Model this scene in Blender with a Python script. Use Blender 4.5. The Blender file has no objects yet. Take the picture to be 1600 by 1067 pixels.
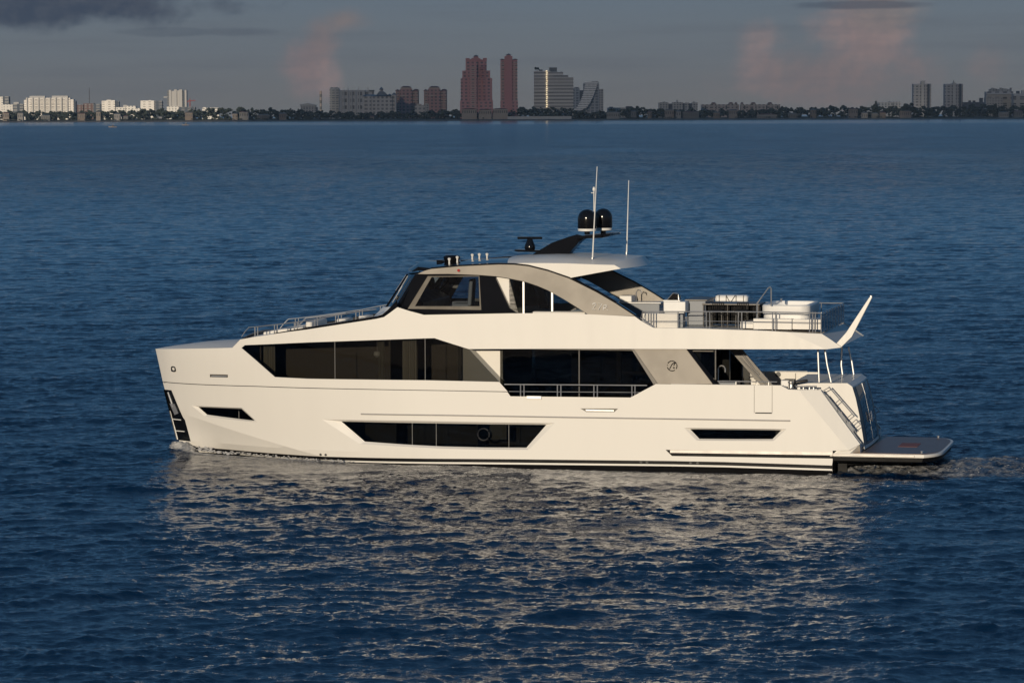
import bpy, bmesh, math, random
import numpy as np
from mathutils import Vector, Matrix
from mathutils.geometry import delaunay_2d_cdt
R = math.radians
random.seed(7)
SC = bpy.context.scene
COL = SC.collection

# ------------------------------------------------------------------ camera
F_PX, CAM_H, HOR_Y, ROLL = 5250.0, 11.8, 180.0, 0.0034     # in pixels of a 1600 x 1067 picture
PITCH = math.atan((533.5 - HOR_Y) / F_PX)
cam_d = bpy.data.cameras.new("camera"); cam = bpy.data.objects.new("camera", cam_d); COL.objects.link(cam)
cam_d.sensor_width = 36.0; cam_d.lens = 36.0 * F_PX / 1600.0
cam_d.clip_start = 1.0; cam_d.clip_end = 120000.0
_Fw = Vector((0, math.cos(PITCH), -math.sin(PITCH))); _U0 = Vector((0, math.sin(PITCH), math.cos(PITCH))); _R0 = Vector((1, 0, 0))
_Rt = _R0 * math.cos(ROLL) - _U0 * math.sin(ROLL); _Up = _U0 * math.cos(ROLL) + _R0 * math.sin(ROLL)
_m = Matrix((_Rt, _Up, -_Fw)).transposed().to_4x4(); _m.translation = Vector((0, 0, CAM_H))
cam.matrix_world = _m
SC.camera = cam

# ------------------------------------------------------------------ world and sun
SUN_EL, SUN_AZ = R(8.5), R(16.0)            # azimuth: to the left of straight behind the camera
sun_dir = Vector((-math.sin(SUN_AZ) * math.cos(SUN_EL), -math.cos(SUN_AZ) * math.cos(SUN_EL), math.sin(SUN_EL)))
sd = bpy.data.lights.new("sun", 'SUN'); so = bpy.data.objects.new("sun", sd); COL.objects.link(so)
sd.energy = 3.1; sd.angle = R(0.6); sd.color = (1.0, 0.85, 0.64)
so.rotation_euler = sun_dir.to_track_quat('Z', 'Y').to_euler()
so.location = (-60, -90, 60)
SC.view_settings.view_transform = 'Standard'; SC.view_settings.look = 'None'
SC.view_settings.exposure = 0.0; SC.view_settings.gamma = 1.0
SC.render.engine = 'CYCLES'
SC.cycles.use_denoising = True; SC.cycles.denoising_prefilter = 'ACCURATE'; SC.cycles.denoising_input_passes = 'RGB_ALBEDO_NORMAL'
SC.cycles.max_bounces = 8; SC.cycles.transparent_max_bounces = 24
SC.cycles.sample_clamp_indirect = 2.5; SC.cycles.caustics_reflective = False; SC.cycles.caustics_refractive = False; SC.cycles.blur_glossy = 0.3

class NT:
    """small node-graph helper"""
    def __init__(s, tree): s.t = tree; s.n = tree.nodes; s.l = tree.links
    def node(s, typ, **kw):
        n = s.n.new(typ)
        for k, v in kw.items(): setattr(n, k, v)
        return n
    def put(s, sock, v):
        if hasattr(v, 'is_output') or isinstance(v, bpy.types.NodeSocket): s.l.new(v, sock)
        elif isinstance(v, (tuple, list)) and len(v) == 3 and sock.type == 'RGBA': sock.default_value = (*v, 1)
        else: sock.default_value = v
    def math(s, op, a, b=0.0, c=0.0, clamp=False):
        n = s.node('ShaderNodeMath', operation=op, use_clamp=clamp)
        s.put(n.inputs[0], a); s.put(n.inputs[1], b); s.put(n.inputs[2], c); return n.outputs[0]
    def mix(s, f, a, b):
        n = s.node('ShaderNodeMix', data_type='RGBA')
        s.put(n.inputs[0], f); s.put(n.inputs[6], a); s.put(n.inputs[7], b); return n.outputs[2]
    def smooth(s, v, lo, hi, a=0.0, b=1.0):
        n = s.node('ShaderNodeMapRange', interpolation_type='SMOOTHSTEP')
        for i, q in enumerate((v, lo, hi, a, b)): s.put(n.inputs[i], q)
        return n.outputs[0]
    def noise(s, vec, scale, detail=3, rough=0.55, dist=0.0):
        n = s.node('ShaderNodeTexNoise'); s.put(n.inputs['Vector'], vec)
        n.inputs['Scale'].default_value = scale; n.inputs['Detail'].default_value = detail
        n.inputs['Roughness'].default_value = rough; n.inputs['Distortion'].default_value = dist
        return n.outputs[0]
    def mapping(s, vec, sc=(1, 1, 1), loc=(0, 0, 0), rot=(0, 0, 0)):
        n = s.node('ShaderNodeMapping'); s.put(n.inputs['Vector'], vec)
        n.inputs['Scale'].default_value = sc; n.inputs['Location'].default_value = loc; n.inputs['Rotation'].default_value = rot
        return n.outputs[0]

w = bpy.data.worlds.new("World"); SC.world = w; w.use_nodes = True
wt = NT(w.node_tree); w.node_tree.nodes.clear()
SKY_ST = 0.075
sky = wt.node('ShaderNodeTexSky', sky_type='NISHITA', sun_disc=False)
sky.sun_elevation = SUN_EL
sky.sun_rotation = math.atan2(sun_dir.x, sun_dir.y)
sky.altitude = 0; sky.air_density = 1.0; sky.dust_density = 0.6; sky.ozone_density = 2.0
tc = wt.node('ShaderNodeTexCoord')
sep = wt.node('ShaderNodeSeparateXYZ'); wt.put(sep.inputs[0], tc.outputs['Generated'])
dx, dy, dz = sep.outputs
az = wt.math('DIVIDE', dx, wt.math('MAXIMUM', dy, 0.05))
base = wt.node('ShaderNodeVectorMath', operation='SCALE'); wt.put(base.inputs[0], sky.outputs[0]); base.inputs['Scale'].default_value = SKY_ST
# a thin grey stratus veil that is thickest towards the horizon
veil = wt.mix(wt.smooth(dz, 0.0, 0.030), (0.132, 0.137, 0.149), (0.119, 0.147, 0.184))
veil = wt.mix(wt.smooth(dz, 0.022, 0.075), veil, (0.041, 0.130, 0.258))
veil = wt.mix(wt.smooth(dz, 0.07, 0.35), veil, (0.024, 0.094, 0.206))
vf = wt.smooth(dz, 0.15, 0.8, 0.94, 0.5)
col = wt.mix(vf, base.outputs[0], veil)
gen = tc.outputs['Generated']
n1 = wt.noise(wt.mapping(gen, (60, 60, 80)), 1.0, 5, 0.56)
n2 = wt.noise(wt.mapping(gen, (14, 14, 220), (3, 1, 0)), 1.0, 4, 0.5)
n3 = wt.noise(wt.mapping(gen, (60, 60, 80), (0.10, 0, -0.09)), 1.0, 5, 0.55)
lit = wt.smooth(wt.math('SUBTRACT', n1, n3), -0.10, 0.10)
def cloud(col, a0, e0, ra, re, colr, amt, nk=1.6, hi=0.85):
    u = wt.math('DIVIDE', wt.math('SUBTRACT', az, a0), ra); v = wt.math('DIVIDE', wt.math('SUBTRACT', dz, e0), re)
    d = wt.math('SQRT', wt.math('ADD', wt.math('MULTIPLY', u, u), wt.math('MULTIPLY', v, v)))
    q = wt.math('ADD', wt.math('SUBTRACT', 1.0, d), wt.math('MULTIPLY', wt.math('SUBTRACT', n1, 0.5), nk))
    shd = tuple(x * 0.72 + y * 0.28 for x, y in zip(colr, (0.120, 0.130, 0.155)))
    return wt.mix(wt.math('MULTIPLY', wt.smooth(q, -0.1, hi), amt), col, wt.mix(lit, shd, tuple(x * 1.06 for x in colr)))
def pe(px, py): return (px - 800) / F_PX, (HOR_Y - py) / F_PX
PINK = (0.255, 0.190, 0.182)
for px, py, rx, ry, c, a in ((1350, 62, 95, 85, PINK, 0.95), (1185, 92, 52, 62, PINK, 0.75), (1310, 120, 190, 60, (0.19, 0.150, 0.148), 0.8),
                             (1385, 20, 85, 40, (0.21, 0.18, 0.17), 0.7), (1535, 110, 40, 40, (0.20, 0.16, 0.155), 0.5),
                             (485, 100, 46, 66, (0.215, 0.160, 0.158), 0.85), (505, 60, 36, 40, (0.20, 0.158, 0.155), 0.7), (540, 32, 48, 26, (0.195, 0.160, 0.155), 0.75), (520, 122, 26, 42, PINK, 0.55)):
    a0, e0 = pe(px, py); col = cloud(col, a0, e0, rx / F_PX, ry / F_PX, c, a)
for px, py, rx, ry, a in ((70, 8, 300, 40, 0.95), (1350, 12, 120, 8, 0.6), (300, 50, 160, 8, 0.3)):
    a0, e0 = pe(px, py); col = cloud(col, a0, e0, rx / F_PX, ry / F_PX, (0.038, 0.052, 0.082), a, 1.5, 0.45)
streak = wt.smooth(n2, 0.45, 0.75, 0.0, 0.28)
col = wt.mix(wt.math('MULTIPLY', streak, wt.smooth(dz, 0.0, 0.012)), col, (0.092, 0.102, 0.126))
bg = wt.node('ShaderNodeBackground'); wt.put(bg.inputs['Color'], col); bg.inputs['Strength'].default_value = 1.0
wo = wt.node('ShaderNodeOutputWorld'); wt.l.new(bg.outputs[0], wo.inputs[0])

# ------------------------------------------------------------------ materials
def new_mat(name):
    m = bpy.data.materials.new(name); m.use_nodes = True; m.node_tree.nodes.clear()
    t = NT(m.node_tree); out = t.node('ShaderNodeOutputMaterial'); return m, t, out
def mat(name, colr, rough=0.5, metal=0.0, coat=0.0, var=0.06, scale=2.0, rvar=0.08, stretch=(1, 1, 1), bump=0.0, bscale=40, spec=0.5):
    m, t, out = new_mat(name)
    b = t.node('ShaderNodeBsdfPrincipled')
    oc = t.node('ShaderNodeTexCoord').outputs['Object']
    nz = t.noise(t.mapping(oc, stretch), scale, 4, 0.6)
    c = t.mix(nz, tuple(x * (1 - var) for x in colr), tuple(min(1, x * (1 + var)) for x in colr))
    t.put(b.inputs['Base Color'], c); b.inputs['Metallic'].default_value = metal
    t.put(b.inputs['Roughness'], t.smooth(nz, 0.2, 0.8, max(0.02, rough - rvar), min(1, rough + rvar)))
    b.inputs['Coat Weight'].default_value = coat; b.inputs['Coat Roughness'].default_value = 0.06
    b.inputs['Specular IOR Level'].default_value = spec
    if bump:
        bn = t.node('ShaderNodeBump'); bn.inputs['Strength'].default_value = bump; bn.inputs['Distance'].default_value = 0.01
        t.put(bn.inputs['Height'], t.noise(oc, bscale, 3)); t.l.new(bn.outputs[0], b.inputs['Normal'])
    t.l.new(b.outputs[0], out.inputs[0]); return m
def glass_mat(name, tint, f0=0.05, rough=0.01, body=(0.004, 0.005, 0.006), bodyf=0.0):
    """tinted sheet glass: a fresnel reflection over a tinted see-through pane"""
    m, t, out = new_mat(name)
    tr = t.node('ShaderNodeBsdfTransparent'); t.put(tr.inputs[0], tint)
    df = t.node('ShaderNodeBsdfDiffuse'); t.put(df.inputs[0], body)
    gl = t.node('ShaderNodeBsdfGlossy'); gl.inputs['Roughness'].default_value = rough; t.put(gl.inputs[0], (0.95, 0.97, 1.0))
    oc = t.node('ShaderNodeTexCoord').outputs['Object']
    bn = t.node('ShaderNodeBump'); bn.inputs['Strength'].default_value = 0.06; bn.inputs['Distance'].default_value = 0.02
    t.put(bn.inputs['Height'], t.noise(oc, 1.3, 2)); t.l.new(bn.outputs[0], gl.inputs['Normal'])
    lw = t.node('ShaderNodeFresnel'); lw.inputs['IOR'].default_value = 1.5
    ms = t.node('ShaderNodeMixShader'); ms.inputs[0].default_value = bodyf
    t.l.new(tr.outputs[0], ms.inputs[1]); t.l.new(df.outputs[0], ms.inputs[2])
    m2 = t.node('ShaderNodeMixShader'); t.put(m2.inputs[0], lw.outputs[0])
    t.l.new(ms.outputs[0], m2.inputs[1]); t.l.new(gl.outputs[0], m2.inputs[2])
    t.l.new(m2.outputs[0], out.inputs[0]); return m

M = {}
M['gel'] = mat('white_gelcoat', (0.80, 0.775, 0.73), 0.42, coat=0.12, spec=0.35, var=0.016, scale=0.9, stretch=(3.4, 1, 0.3))
M['gelrough'] = mat('white_deck_paint', (0.74, 0.72, 0.69), 0.6, var=0.03, scale=3)
M['black'] = mat('black_gloss_paint', (0.006, 0.007, 0.010), 0.06, coat=0.0, spec=0.25, var=0.2, rvar=0.02)
M['trim'] = mat('black_trim', (0.012, 0.012, 0.013), 0.4, var=0.2)
M['antifoul'] = mat('black_antifouling', (0.006, 0.006, 0.007), 0.5, var=0.3, scale=1.5, spec=0.15)
M['grey'] = mat('taupe_metallic_paint', (0.265, 0.240, 0.208), 0.45, metal=0.1, coat=0.0, var=0.04, scale=1.2)
M['greydk'] = mat('dark_taupe_paint', (0.13, 0.118, 0.105), 0.4, var=0.05)
M['steel'] = mat('polished_steel', (0.58, 0.57, 0.56), 0.34, metal=0.8, var=0.03, rvar=0.05)
M['satin'] = mat('satin_aluminium', (0.62, 0.62, 0.62), 0.35, metal=0.7, var=0.05)
M['glass'] = glass_mat('dark_tinted_glass', (0.30, 0.30, 0.285))
M['hullglass'] = glass_mat('hull_window_glass', (0.16, 0.165, 0.16))
M['lightglass'] = glass_mat('light_tinted_glass', (0.50, 0.55, 0.60))
M['clearglass'] = glass_mat('clear_glass', (0.80, 0.85, 0.88))
M['wood'] = mat('dark_wood_veneer', (0.10, 0.075, 0.05), 0.45, var=0.25, scale=3, stretch=(6, 6, 0.6))
M['interior'] = mat('interior_panel', (0.16, 0.145, 0.125), 0.6, var=0.1)
M['tan'] = mat('light_oak', (0.30, 0.24, 0.17), 0.5, var=0.15, scale=4)
M['tanfab'] = mat('tan_upholstery', (0.30, 0.25, 0.19), 0.8, var=0.08)
M['curtain'] = mat('pale_curtain', (0.50, 0.47, 0.41), 0.8, var=0.12, scale=4, stretch=(8, 8, 0.3))
M['carpet'] = mat('dark_floor', (0.06, 0.055, 0.05), 0.8)
M['teak'] = mat('teak_planking', (0.17, 0.095, 0.055), 0.34, var=0.25, scale=4, stretch=(1, 14, 1))
M['teakred'] = mat('teak_hatch', (0.28, 0.085, 0.05), 0.55, var=0.25, scale=4, stretch=(1, 14, 1))
M['cushion'] = mat('white_upholstery', (0.74, 0.71, 0.66), 0.75, var=0.05, scale=5, bump=0.2, bscale=12)
M['greyfab'] = mat('grey_upholstery', (0.30, 0.29, 0.28), 0.8, var=0.08)
M['rattan'] = mat('black_woven_panel', (0.008, 0.008, 0.009), 0.7, var=0.4, scale=18, spec=0.2)
M['radome'] = mat('black_radome', (0.006, 0.006, 0.007), 0.12, coat=0.0, var=0.1, rvar=0.03)
M['bar'] = mat('window_bar_grey', (0.10, 0.10, 0.10), 0.5)
M['framegrey'] = mat('window_frame_grey', (0.095, 0.082, 0.065), 0.5)
M['plastic'] = mat('white_plastic', (0.78, 0.77, 0.75), 0.35, var=0.02)
M['red'] = mat('red_lens', (0.35, 0.01, 0.01), 0.2)
M['blueg'] = mat('slate_and_shade_panel', (0.17, 0.19, 0.22), 0.35, var=0.05)  # blue-grey panels; on the bar cabinet the tone is painted shade
M['chromeedge'] = mat('brushed_rail_strip', (0.58, 0.55, 0.52), 0.5, metal=0.5, var=0.04)

# ------------------------------------------------------------------ tagging and mesh building
def tag(o, label=None, cat=None, group=None, kind=None):
    if label: o['label'] = label
    if cat: o['category'] = cat
    if group: o['group'] = group
    if kind: o['kind'] = kind
    return o
def empty(name, loc=(0, 0, 0), rz=0.0):
    o = bpy.data.objects.new(name, None); COL.objects.link(o); o.location = loc; o.rotation_euler = (0, 0, rz); o.empty_display_size = 0.3
    return o
class MB:
    def __init__(s): s.v = []; s.f = []; s.m = []; s.half = 0
    def add(s, vs, fs, mi=0):
        o = len(s.v); s.v += [tuple(v) for v in vs]
        for f in fs: s.f.append(tuple(i + o for i in f)); s.m.append(mi)
        return s
    def box(s, x0, x1, y0, y1, z0, z1, mi=0):
        if x0 > x1: x0, x1 = x1, x0
        if y0 > y1: y0, y1 = y1, y0
        if z0 > z1: z0, z1 = z1, z0
        vs = [(x, y, z) for z in (z0, z1) for y in (y0, y1) for x in (x0, x1)]
        return s.add(vs, [(0, 2, 3, 1), (4, 5, 7, 6), (0, 1, 5, 4), (1, 3, 7, 5), (3, 2, 6, 7), (2, 0, 4, 6)], mi)
    def rbox(s, cx, cy, w, d, z0, z1, a, mi=0):
        c, q = math.cos(a), math.sin(a); vs = []
        for z in (z0, z1):
            for u, v in ((-1, -1), (1, -1), (1, 1), (-1, 1)):
                x, y = u * w / 2, v * d / 2; vs.append((cx + x * c - y * q, cy + x * q + y * c, z))
        return s.add(vs, [(3, 2, 1, 0), (4, 5, 6, 7), (0, 1, 5, 4), (1, 2, 6, 5), (2, 3, 7, 6), (3, 0, 4, 7)], mi)
    def loft(s, secs, mi=0, caps=True, closed=True):
        n = len(secs[0]); vs = [p for sec in secs for p in sec]; fs = []
        for k in range(len(secs) - 1):
            for i in range(n if closed else n - 1):
                j = (i + 1) % n; fs.append((k * n + i, k * n + j, (k + 1) * n + j, (k + 1) * n + i))
        if caps and closed: fs.append(tuple(range(n - 1, -1, -1))); fs.append(tuple((len(secs) - 1) * n + i for i in range(n)))
        return s.add(vs, fs, mi)
    def prism(s, poly, y0, y1, mi=0):       # poly in (x, z)
        return s.loft([[(x, y, z) for x, z in poly] for y in (y0, y1)], mi)
    def tube(s, pts, r, n=8, mi=0, closed=False, r1=None):
        pts = [Vector(p) for p in pts]; secs = []
        for i, p in enumerate(pts):
            a = pts[i - 1] if (i > 0 or closed) else p; b = pts[(i + 1) % len(pts)] if (i < len(pts) - 1 or closed) else p
            d = (b - a).normalized(); up = Vector((0, 0, 1)) if abs(d.z) < 0.9 else Vector((0, 1, 0))
            e1 = d.cross(up).normalized(); e2 = e1.cross(d)
            rr = r if r1 is None else r + (r1 - r) * i / (len(pts) - 1)
            secs.append([p + e1 * (rr * math.cos(2 * math.pi * k / n)) + e2 * (rr * math.sin(2 * math.pi * k / n)) for k in range(n)])
        if closed: secs.append(secs[0])
        return s.loft(secs, mi, caps=not closed)
    def lathe(s, c, prof, n=20, mi=0):      # prof: (radius, z) from bottom to top
        c = Vector(c); secs = [[c + Vector((max(r, 1e-4) * math.cos(2 * math.pi * k / n), max(r, 1e-4) * math.sin(2 * math.pi * k / n), z)) for k in range(n)] for r, z in prof]
        return s.loft(secs, mi)
    def blob(s, c, rx, ry, rz, jit=0.0, mi=0):
        bm = bmesh.new(); bmesh.ops.create_icosphere(bm, subdivisions=2, radius=1)
        vs = []
        for v in bm.verts:
            k = 1 + random.uniform(-jit, jit); vs.append((c[0] + v.co.x * rx * k, c[1] + v.co.y * ry * k, c[2] + v.co.z * rz * k))
        fs = [tuple(q.index for q in f.verts) for f in bm.faces]; bm.free(); return s.add(vs, fs, mi)
    def mirror(s):
        n = s.half = len(s.v); s.v += [(x, -y, z) for x, y, z in s.v]; s.f += [tuple(i + n for i in reversed(f)) for f in list(s.f)]; s.m += list(s.m); return s
    def shift(s, d): s.v = [(x - d[0], y - d[1], z - d[2]) for x, y, z in s.v]; return s
    def build(s, name, mats, parent=None, sharp=30.0, bev=0.0, fix=True, label=None, kind=None, off=None):
        if off is not None: s.shift(off)
        me = bpy.data.meshes.new(name); me.from_pydata(s.v, [], s.f)
        if not isinstance(mats, (list, tuple)): mats = [mats]
        for m in mats: me.materials.append(m)
        me.polygons.foreach_set('material_index', s.m)
        bm = bmesh.new(); bm.from_mesh(me)
        bmesh.ops.dissolve_degenerate(bm, dist=1e-5, edges=bm.edges[:])
        if fix: bmesh.ops.recalc_face_normals(bm, faces=bm.faces[:])
        for f in bm.faces: f.smooth = True
        for e in bm.edges:
            e.smooth = not (len(e.link_faces) != 2 or e.calc_face_angle(0) > R(sharp) or e.link_faces[0].material_index != e.link_faces[1].material_index)
        bm.to_mesh(me); bm.free()
        o = bpy.data.objects.new(name, me); COL.objects.link(o)
        if parent: o.parent = parent
        if bev:
            b = o.modifiers.new('bevel', 'BEVEL'); b.width = bev; b.segments = 2; b.limit_method = 'ANGLE'; b.angle_limit = R(40); b.harden_normals = False
        return tag(o, label, None, None, kind)

# ------------------------------------------------------------------ yacht frame: x forward, y to port (the near side), z up
YAW = R(13.0)
YX = Vector((-math.cos(YAW), math.sin(YAW), 0)); YY = Vector((-math.sin(YAW), -math.cos(YAW), 0))
CAM = Vector((0, 0, CAM_H))
def ray(px, py): return _Fw + _Rt * ((px - 800) / F_PX) + _Up * ((533.5 - py) / F_PX)
_d = ray(1300, 738); YO = CAM + _d * (-CAM_H / _d.z) - YY * 3.1
YROT = math.atan2(YX.y, YX.x)
def P(px, py, y):
    """a point of the vessel's own lengthwise plane y that the photo shows at (px, py)"""
    d = ray(px, py); t = (y - (CAM - YO).dot(YY)) / d.dot(YY); W = CAM + d * t - YO
    return Vector((W.dot(YX), y, W.z))
def pl(pts, y): return [(q.x, q.z) for q in (P(a, b, y) for a, b in pts)]
def GW(v):
    """yacht coordinates to world"""
    return YO + YX * v[0] + YY * v[1] + Vector((0, 0, v[2]))

BEAM = 3.1
_stem = [(q.z, q.x) for q in (P(a, b, 0) for a, b in ((243, 545), (250, 576), (254.5, 597), (257.5, 608), (267, 645), (277.5, 687), (288, 697), (300, 706)))]
_stem = [(-1.6, _stem[-1][1] - 2.6), (-0.6, _stem[-1][1] - 0.9)] + sorted(_stem) + [(4.0, _stem[0][1] + 0.15), (6, _stem[0][1] + 0.2)]
def xs(z):
    return float(np.interp(z, [a for a, _ in _stem], [b for _, b in _stem]))
def ramp(v, a, b): t = min(1, max(0, (v - a) / (b - a))); return t
# creases: the stern quarter facet and the bow chine facet, as lines in (x, z)
_sa = P(1247, 608, 3.1); _sb = P(1317, 693, 3.1)
_ba = P(308, 655, 1.1); _bb = P(500, 716, 3.0)
_oa = P(1232, 519, 3.1); _ob = P(1291, 546.5, 3.1)
def side_of(p, q, x, z):
    dx_, dz_ = q.x - p.x, q.z - p.z; return ((x - p.x) * dz_ - (z - p.z) * dx_) / math.hypot(dx_, dz_)
def G(x, z):
    """half-breadth of the hull and superstructure side"""
    k = ramp(z, 0.0, 3.4)
    Le = 10.8 - 0.8 * k; p = 2.1 + 0.4 * k
    s_ = ramp(xs(z) - x, 0.0, Le)
    b = BEAM * (1 - (1 - s_) ** p) ** (0.95 - 0.13 * k)
    if z < 0: b *= 1 - 0.22 * min(1.6, -z) / 1.6
    if z > 3.9: b -= 0.02 * (z - 3.9) * min(1, b)
    d = side_of(_sa, _sb, x, z)
    d = -d if side_of(_sa, _sb, 5, 1.0) > 0 else d
    if d > 0 and z < 3: b -= 0.34 * d
    d = side_of(_ba, _bb, x, z)
    d = -d if side_of(_ba, _bb, 18, 3.0) > 0 else d
    if d > 0 and z < 2: b -= 0.42 * d * min(1, b)
    d = side_of(_oa, _ob, x, z)
    d = -d if side_of(_oa, _ob, 5, 4.5) > 0 else d
    if d > 0 and z > 3.85 and x < 3: b -= 0.30 * d
    return max(b, 0.015)
def S(px, py, g=G):
    y = 2.5
    for _ in range(14):
        q = P(px, py, y); y = 0.5 * y + 0.5 * g(q.x, q.z)
    for _ in range(8):
        q = P(px, py, y); y = g(q.x, q.z)
    return Vector((q.x, q.z))
def SP(pts, g=G): return [tuple(S(a, b, g)) for a, b in pts]
def inside(p, poly):
    x, z = p; c = False; n = len(poly)
    for i in range(n):
        x0, z0 = poly[i]; x1, z1 = poly[i - 1]
        if (z0 > z) != (z1 > z) and x < (x1 - x0) * (z - z0) / (z1 - z0) + x0: c = not c
    return c
def subdiv(poly, step, closed=True):
    out = []
    n = len(poly)
    for i in range(n if closed else n - 1):
        a, b = Vector(poly[i]), Vector(poly[(i + 1) % n]); k = max(1, int((b - a).length / step))
        out += [tuple(a.lerp(b, j / k)) for j in range(k)]
    if not closed: out.append(tuple(poly[-1]))
    return out
def seg_dist(p, a, b):
    p, a, b = Vector(p), Vector(a), Vector(b); d = b - a; t = max(0, min(1, (p - a).dot(d) / max(d.length_squared, 1e-9))); return (p - a - d * t).length
def shell(mb, outer, g, holes=(), lines=(), step=0.35, mi=0, inset=0.0, fn=None, both=True):
    """a sheet over the outline `outer` (x, z) that lies on y = g(x, z) - inset, with holes left out; lines force edges"""
    loops = [subdiv(outer, step)] + [subdiv(h, step) for h in holes]
    vs, es = [], []
    for lp in loops:
        o = len(vs); vs += lp; es += [(o + i, o + (i + 1) % len(lp)) for i in range(len(lp))]
    for ln in lines:
        q = subdiv(ln, step, False); o = len(vs); vs += q; es += [(o + i, o + i + 1) for i in range(len(q) - 1)]
    segs = [(vs[a], vs[b]) for a, b in es]
    xs_ = [p[0] for p in outer]; zs_ = [p[1] for p in outer]
    x = min(xs_) + step / 2
    while x < max(xs_):
        z = min(zs_) + step / 2
        while z < max(zs_):
            if inside((x, z), outer) and all(seg_dist((x, z), a, b) > step * 0.4 for a, b in segs if abs(a[0] - x) < step * 2): vs.append((x, z))
            z += step
        x += step
    ov, oe, of, *_ = delaunay_2d_cdt([Vector(v) for v in vs], es, [], 0, 1e-5)
    fs, ms = [], []
    for f in of:
        c = sum((ov[i] for i in f), Vector((0, 0))) / len(f)
        if not inside(c, outer) or any(inside(c, h) for h in holes): continue
        k = fn(c.x, c.y) if fn else mi
        if k is None: continue
        fs.append(tuple(f)); ms.append(k)
    for sgn in ((1, -1) if both else (1,)):
        o = len(mb.v); mb.v += [(v.x, sgn * (g(v.x, v.y) - inset), v.y) for v in ov]
        for f, k in zip(fs, ms):
            a, b, c = (ov[i] for i in f[:3]); cw = (b - a).cross(c - a)
            ff = f if (cw < 0) == (sgn > 0) else tuple(reversed(f))
            mb.f.append(tuple(i + o for i in ff)); mb.m.append(k)
    return mb
def rim(mb, poly, g, d0, d1, mi=0, step=0.35, both=True, poly1=None):
    """the wall of a recess: from the sheet at depth d0 to depth d1 round the outline"""
    a = subdiv(poly, step); b = a
    if poly1 is not None:
        b = []
        n = len(poly)
        for i in range(n):
            p, q = Vector(poly[i]), Vector(poly[(i + 1) % n]); k = max(1, int((q - p).length / step))
            p1, q1 = Vector(poly1[i]), Vector(poly1[(i + 1) % n]); b += [tuple(p1.lerp(q1, j / k)) for j in range(k)]
    for sgn in ((1, -1) if both else (1,)):
        s0 = [(x, sgn * (g(x, z) - d0), z) for x, z in a]; s1 = [(x, sgn * (g(x, z) - d1), z) for x, z in b]
        mb.loft([s0, s1] if sgn > 0 else [s1, s0], mi, caps=False)
    return mb
def ext(p, a, b):                            # polyline helper: insert b points
    return p
yacht = tag(empty('motor_yacht', YO, YROT), 'large cream white motor yacht with dark windows and a grey side arch', 'yacht')
def islands(mb):
    p = list(range(len(mb.v)))
    def find(a):
        while p[a] != a: p[a] = p[p[a]]; a = p[a]
        return a
    for f in mb.f:
        for i in f[1:]: p[find(i)] = find(f[0])
    groups = {}
    for f, m in zip(mb.f, mb.m): groups.setdefault(find(f[0]), []).append((f, m))
    out = []
    for fs in groups.values():
        q = MB(); ids = sorted({i for f, _ in fs for i in f}); k = {a: b for b, a in enumerate(ids)}
        q.v = [mb.v[i] for i in ids]; q.f = [tuple(k[i] for i in f) for f, _ in fs]; q.m = [m for _, m in fs]; out.append(q)
    return out
def part(name, mb, m, parent=None, split=None, **kw):
    if split == 'all': bits = islands(mb)
    elif mb.half and split is None:                 # port and starboard pieces are parts of their own
        bits = []
        for lo, hi in ((0, mb.half), (mb.half, len(mb.v))):
            q = MB(); q.v = mb.v[lo:hi]; sel = [i for i, f in enumerate(mb.f) if lo <= f[0] < hi]
            q.f = [tuple(i - lo for i in mb.f[j]) for j in sel]; q.m = [mb.m[j] for j in sel]; bits.append(q)
    else: bits = [mb]
    for q in bits: o = q.build(name, m, parent or yacht, **kw)
    return o

def sides_apart(mb, name, m, **kw):
    """port and starboard halves of a mesh as two parts"""
    for sgn in (1, -1):
        q = MB(); ids = [i for i, v in enumerate(mb.v) if v[1] * sgn > 0]; k = {a: b for b, a in enumerate(ids)}
        q.v = [mb.v[i] for i in ids]; sel = [j for j, f in enumerate(mb.f) if f[0] in k]
        q.f = [tuple(k[i] for i in mb.f[j]) for j in sel]; q.m = [mb.m[j] for j in sel]; o = part(name, q, m, fix=False, **kw)
    return o

# ------------------------------------------------------------------ hull
groove = [(254.5, 597), (275, 599), (300, 600.6), (400, 604), (480, 606.7), (560, 608.4), (680, 610.5), (793, 612.6)]
hull_top = groove + [(797.5, 619), (985, 621), (1024.5, 600), (1120, 601), (1220, 602), (1232, 608.5), (1282, 609.5)]
hull_aft = [(1300, 634), (1322, 664), (1344, 694), (1327, 703.4)]
H_out = SP(hull_top) + SP(hull_aft)
zb = -1.0
p1301 = S(1301, 704); H_out += [tuple(p1301), (p1301.x, zb)]
H_out += [(x, zb) for x in (6.0, 12.0, 18.0)] + [(xs(z) - 0.02, z) for z in (-1.0, -0.6, -0.2, 0.1, 0.3)]
_st = sorted(set(round(q, 3) for q in np.linspace(0.45, S(254.5, 597).y - 0.05, 9)))
H_out += [(xs(z) - 0.004, z) for z in _st]
mid_win = [(532.4, 658.7), (640, 661), (760, 663), (852.7, 664), (821.7, 699.5), (760, 699.2), (690, 697.6), (631, 694.5), (569, 690)]
mid_bev = [(503, 655), (640, 657.2), (760, 659.5), (867, 661), (826, 702.5), (760, 702.2), (690, 700.6), (631, 697.5), (562, 693.5)]
fwd_win = [(309, 636), (376, 639), (396.7, 657.4), (322.4, 648)]
fwd_bev = [(299.5, 633.5), (377.5, 637), (402, 659.5), (320, 650.2)]
aft_win = [(1078, 671), (1150, 671.8), (1220, 672.6), (1206.6, 686), (1150, 686), (1092, 685.6)]
aft_bev = [(1069, 668.4), (1150, 669.3), (1229, 670.3), (1209, 688.6), (1150, 688.4), (1088.5, 688)]
vent_a = [(907, 638), (966, 638.2), (960, 643.6), (916, 643.4)]
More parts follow.
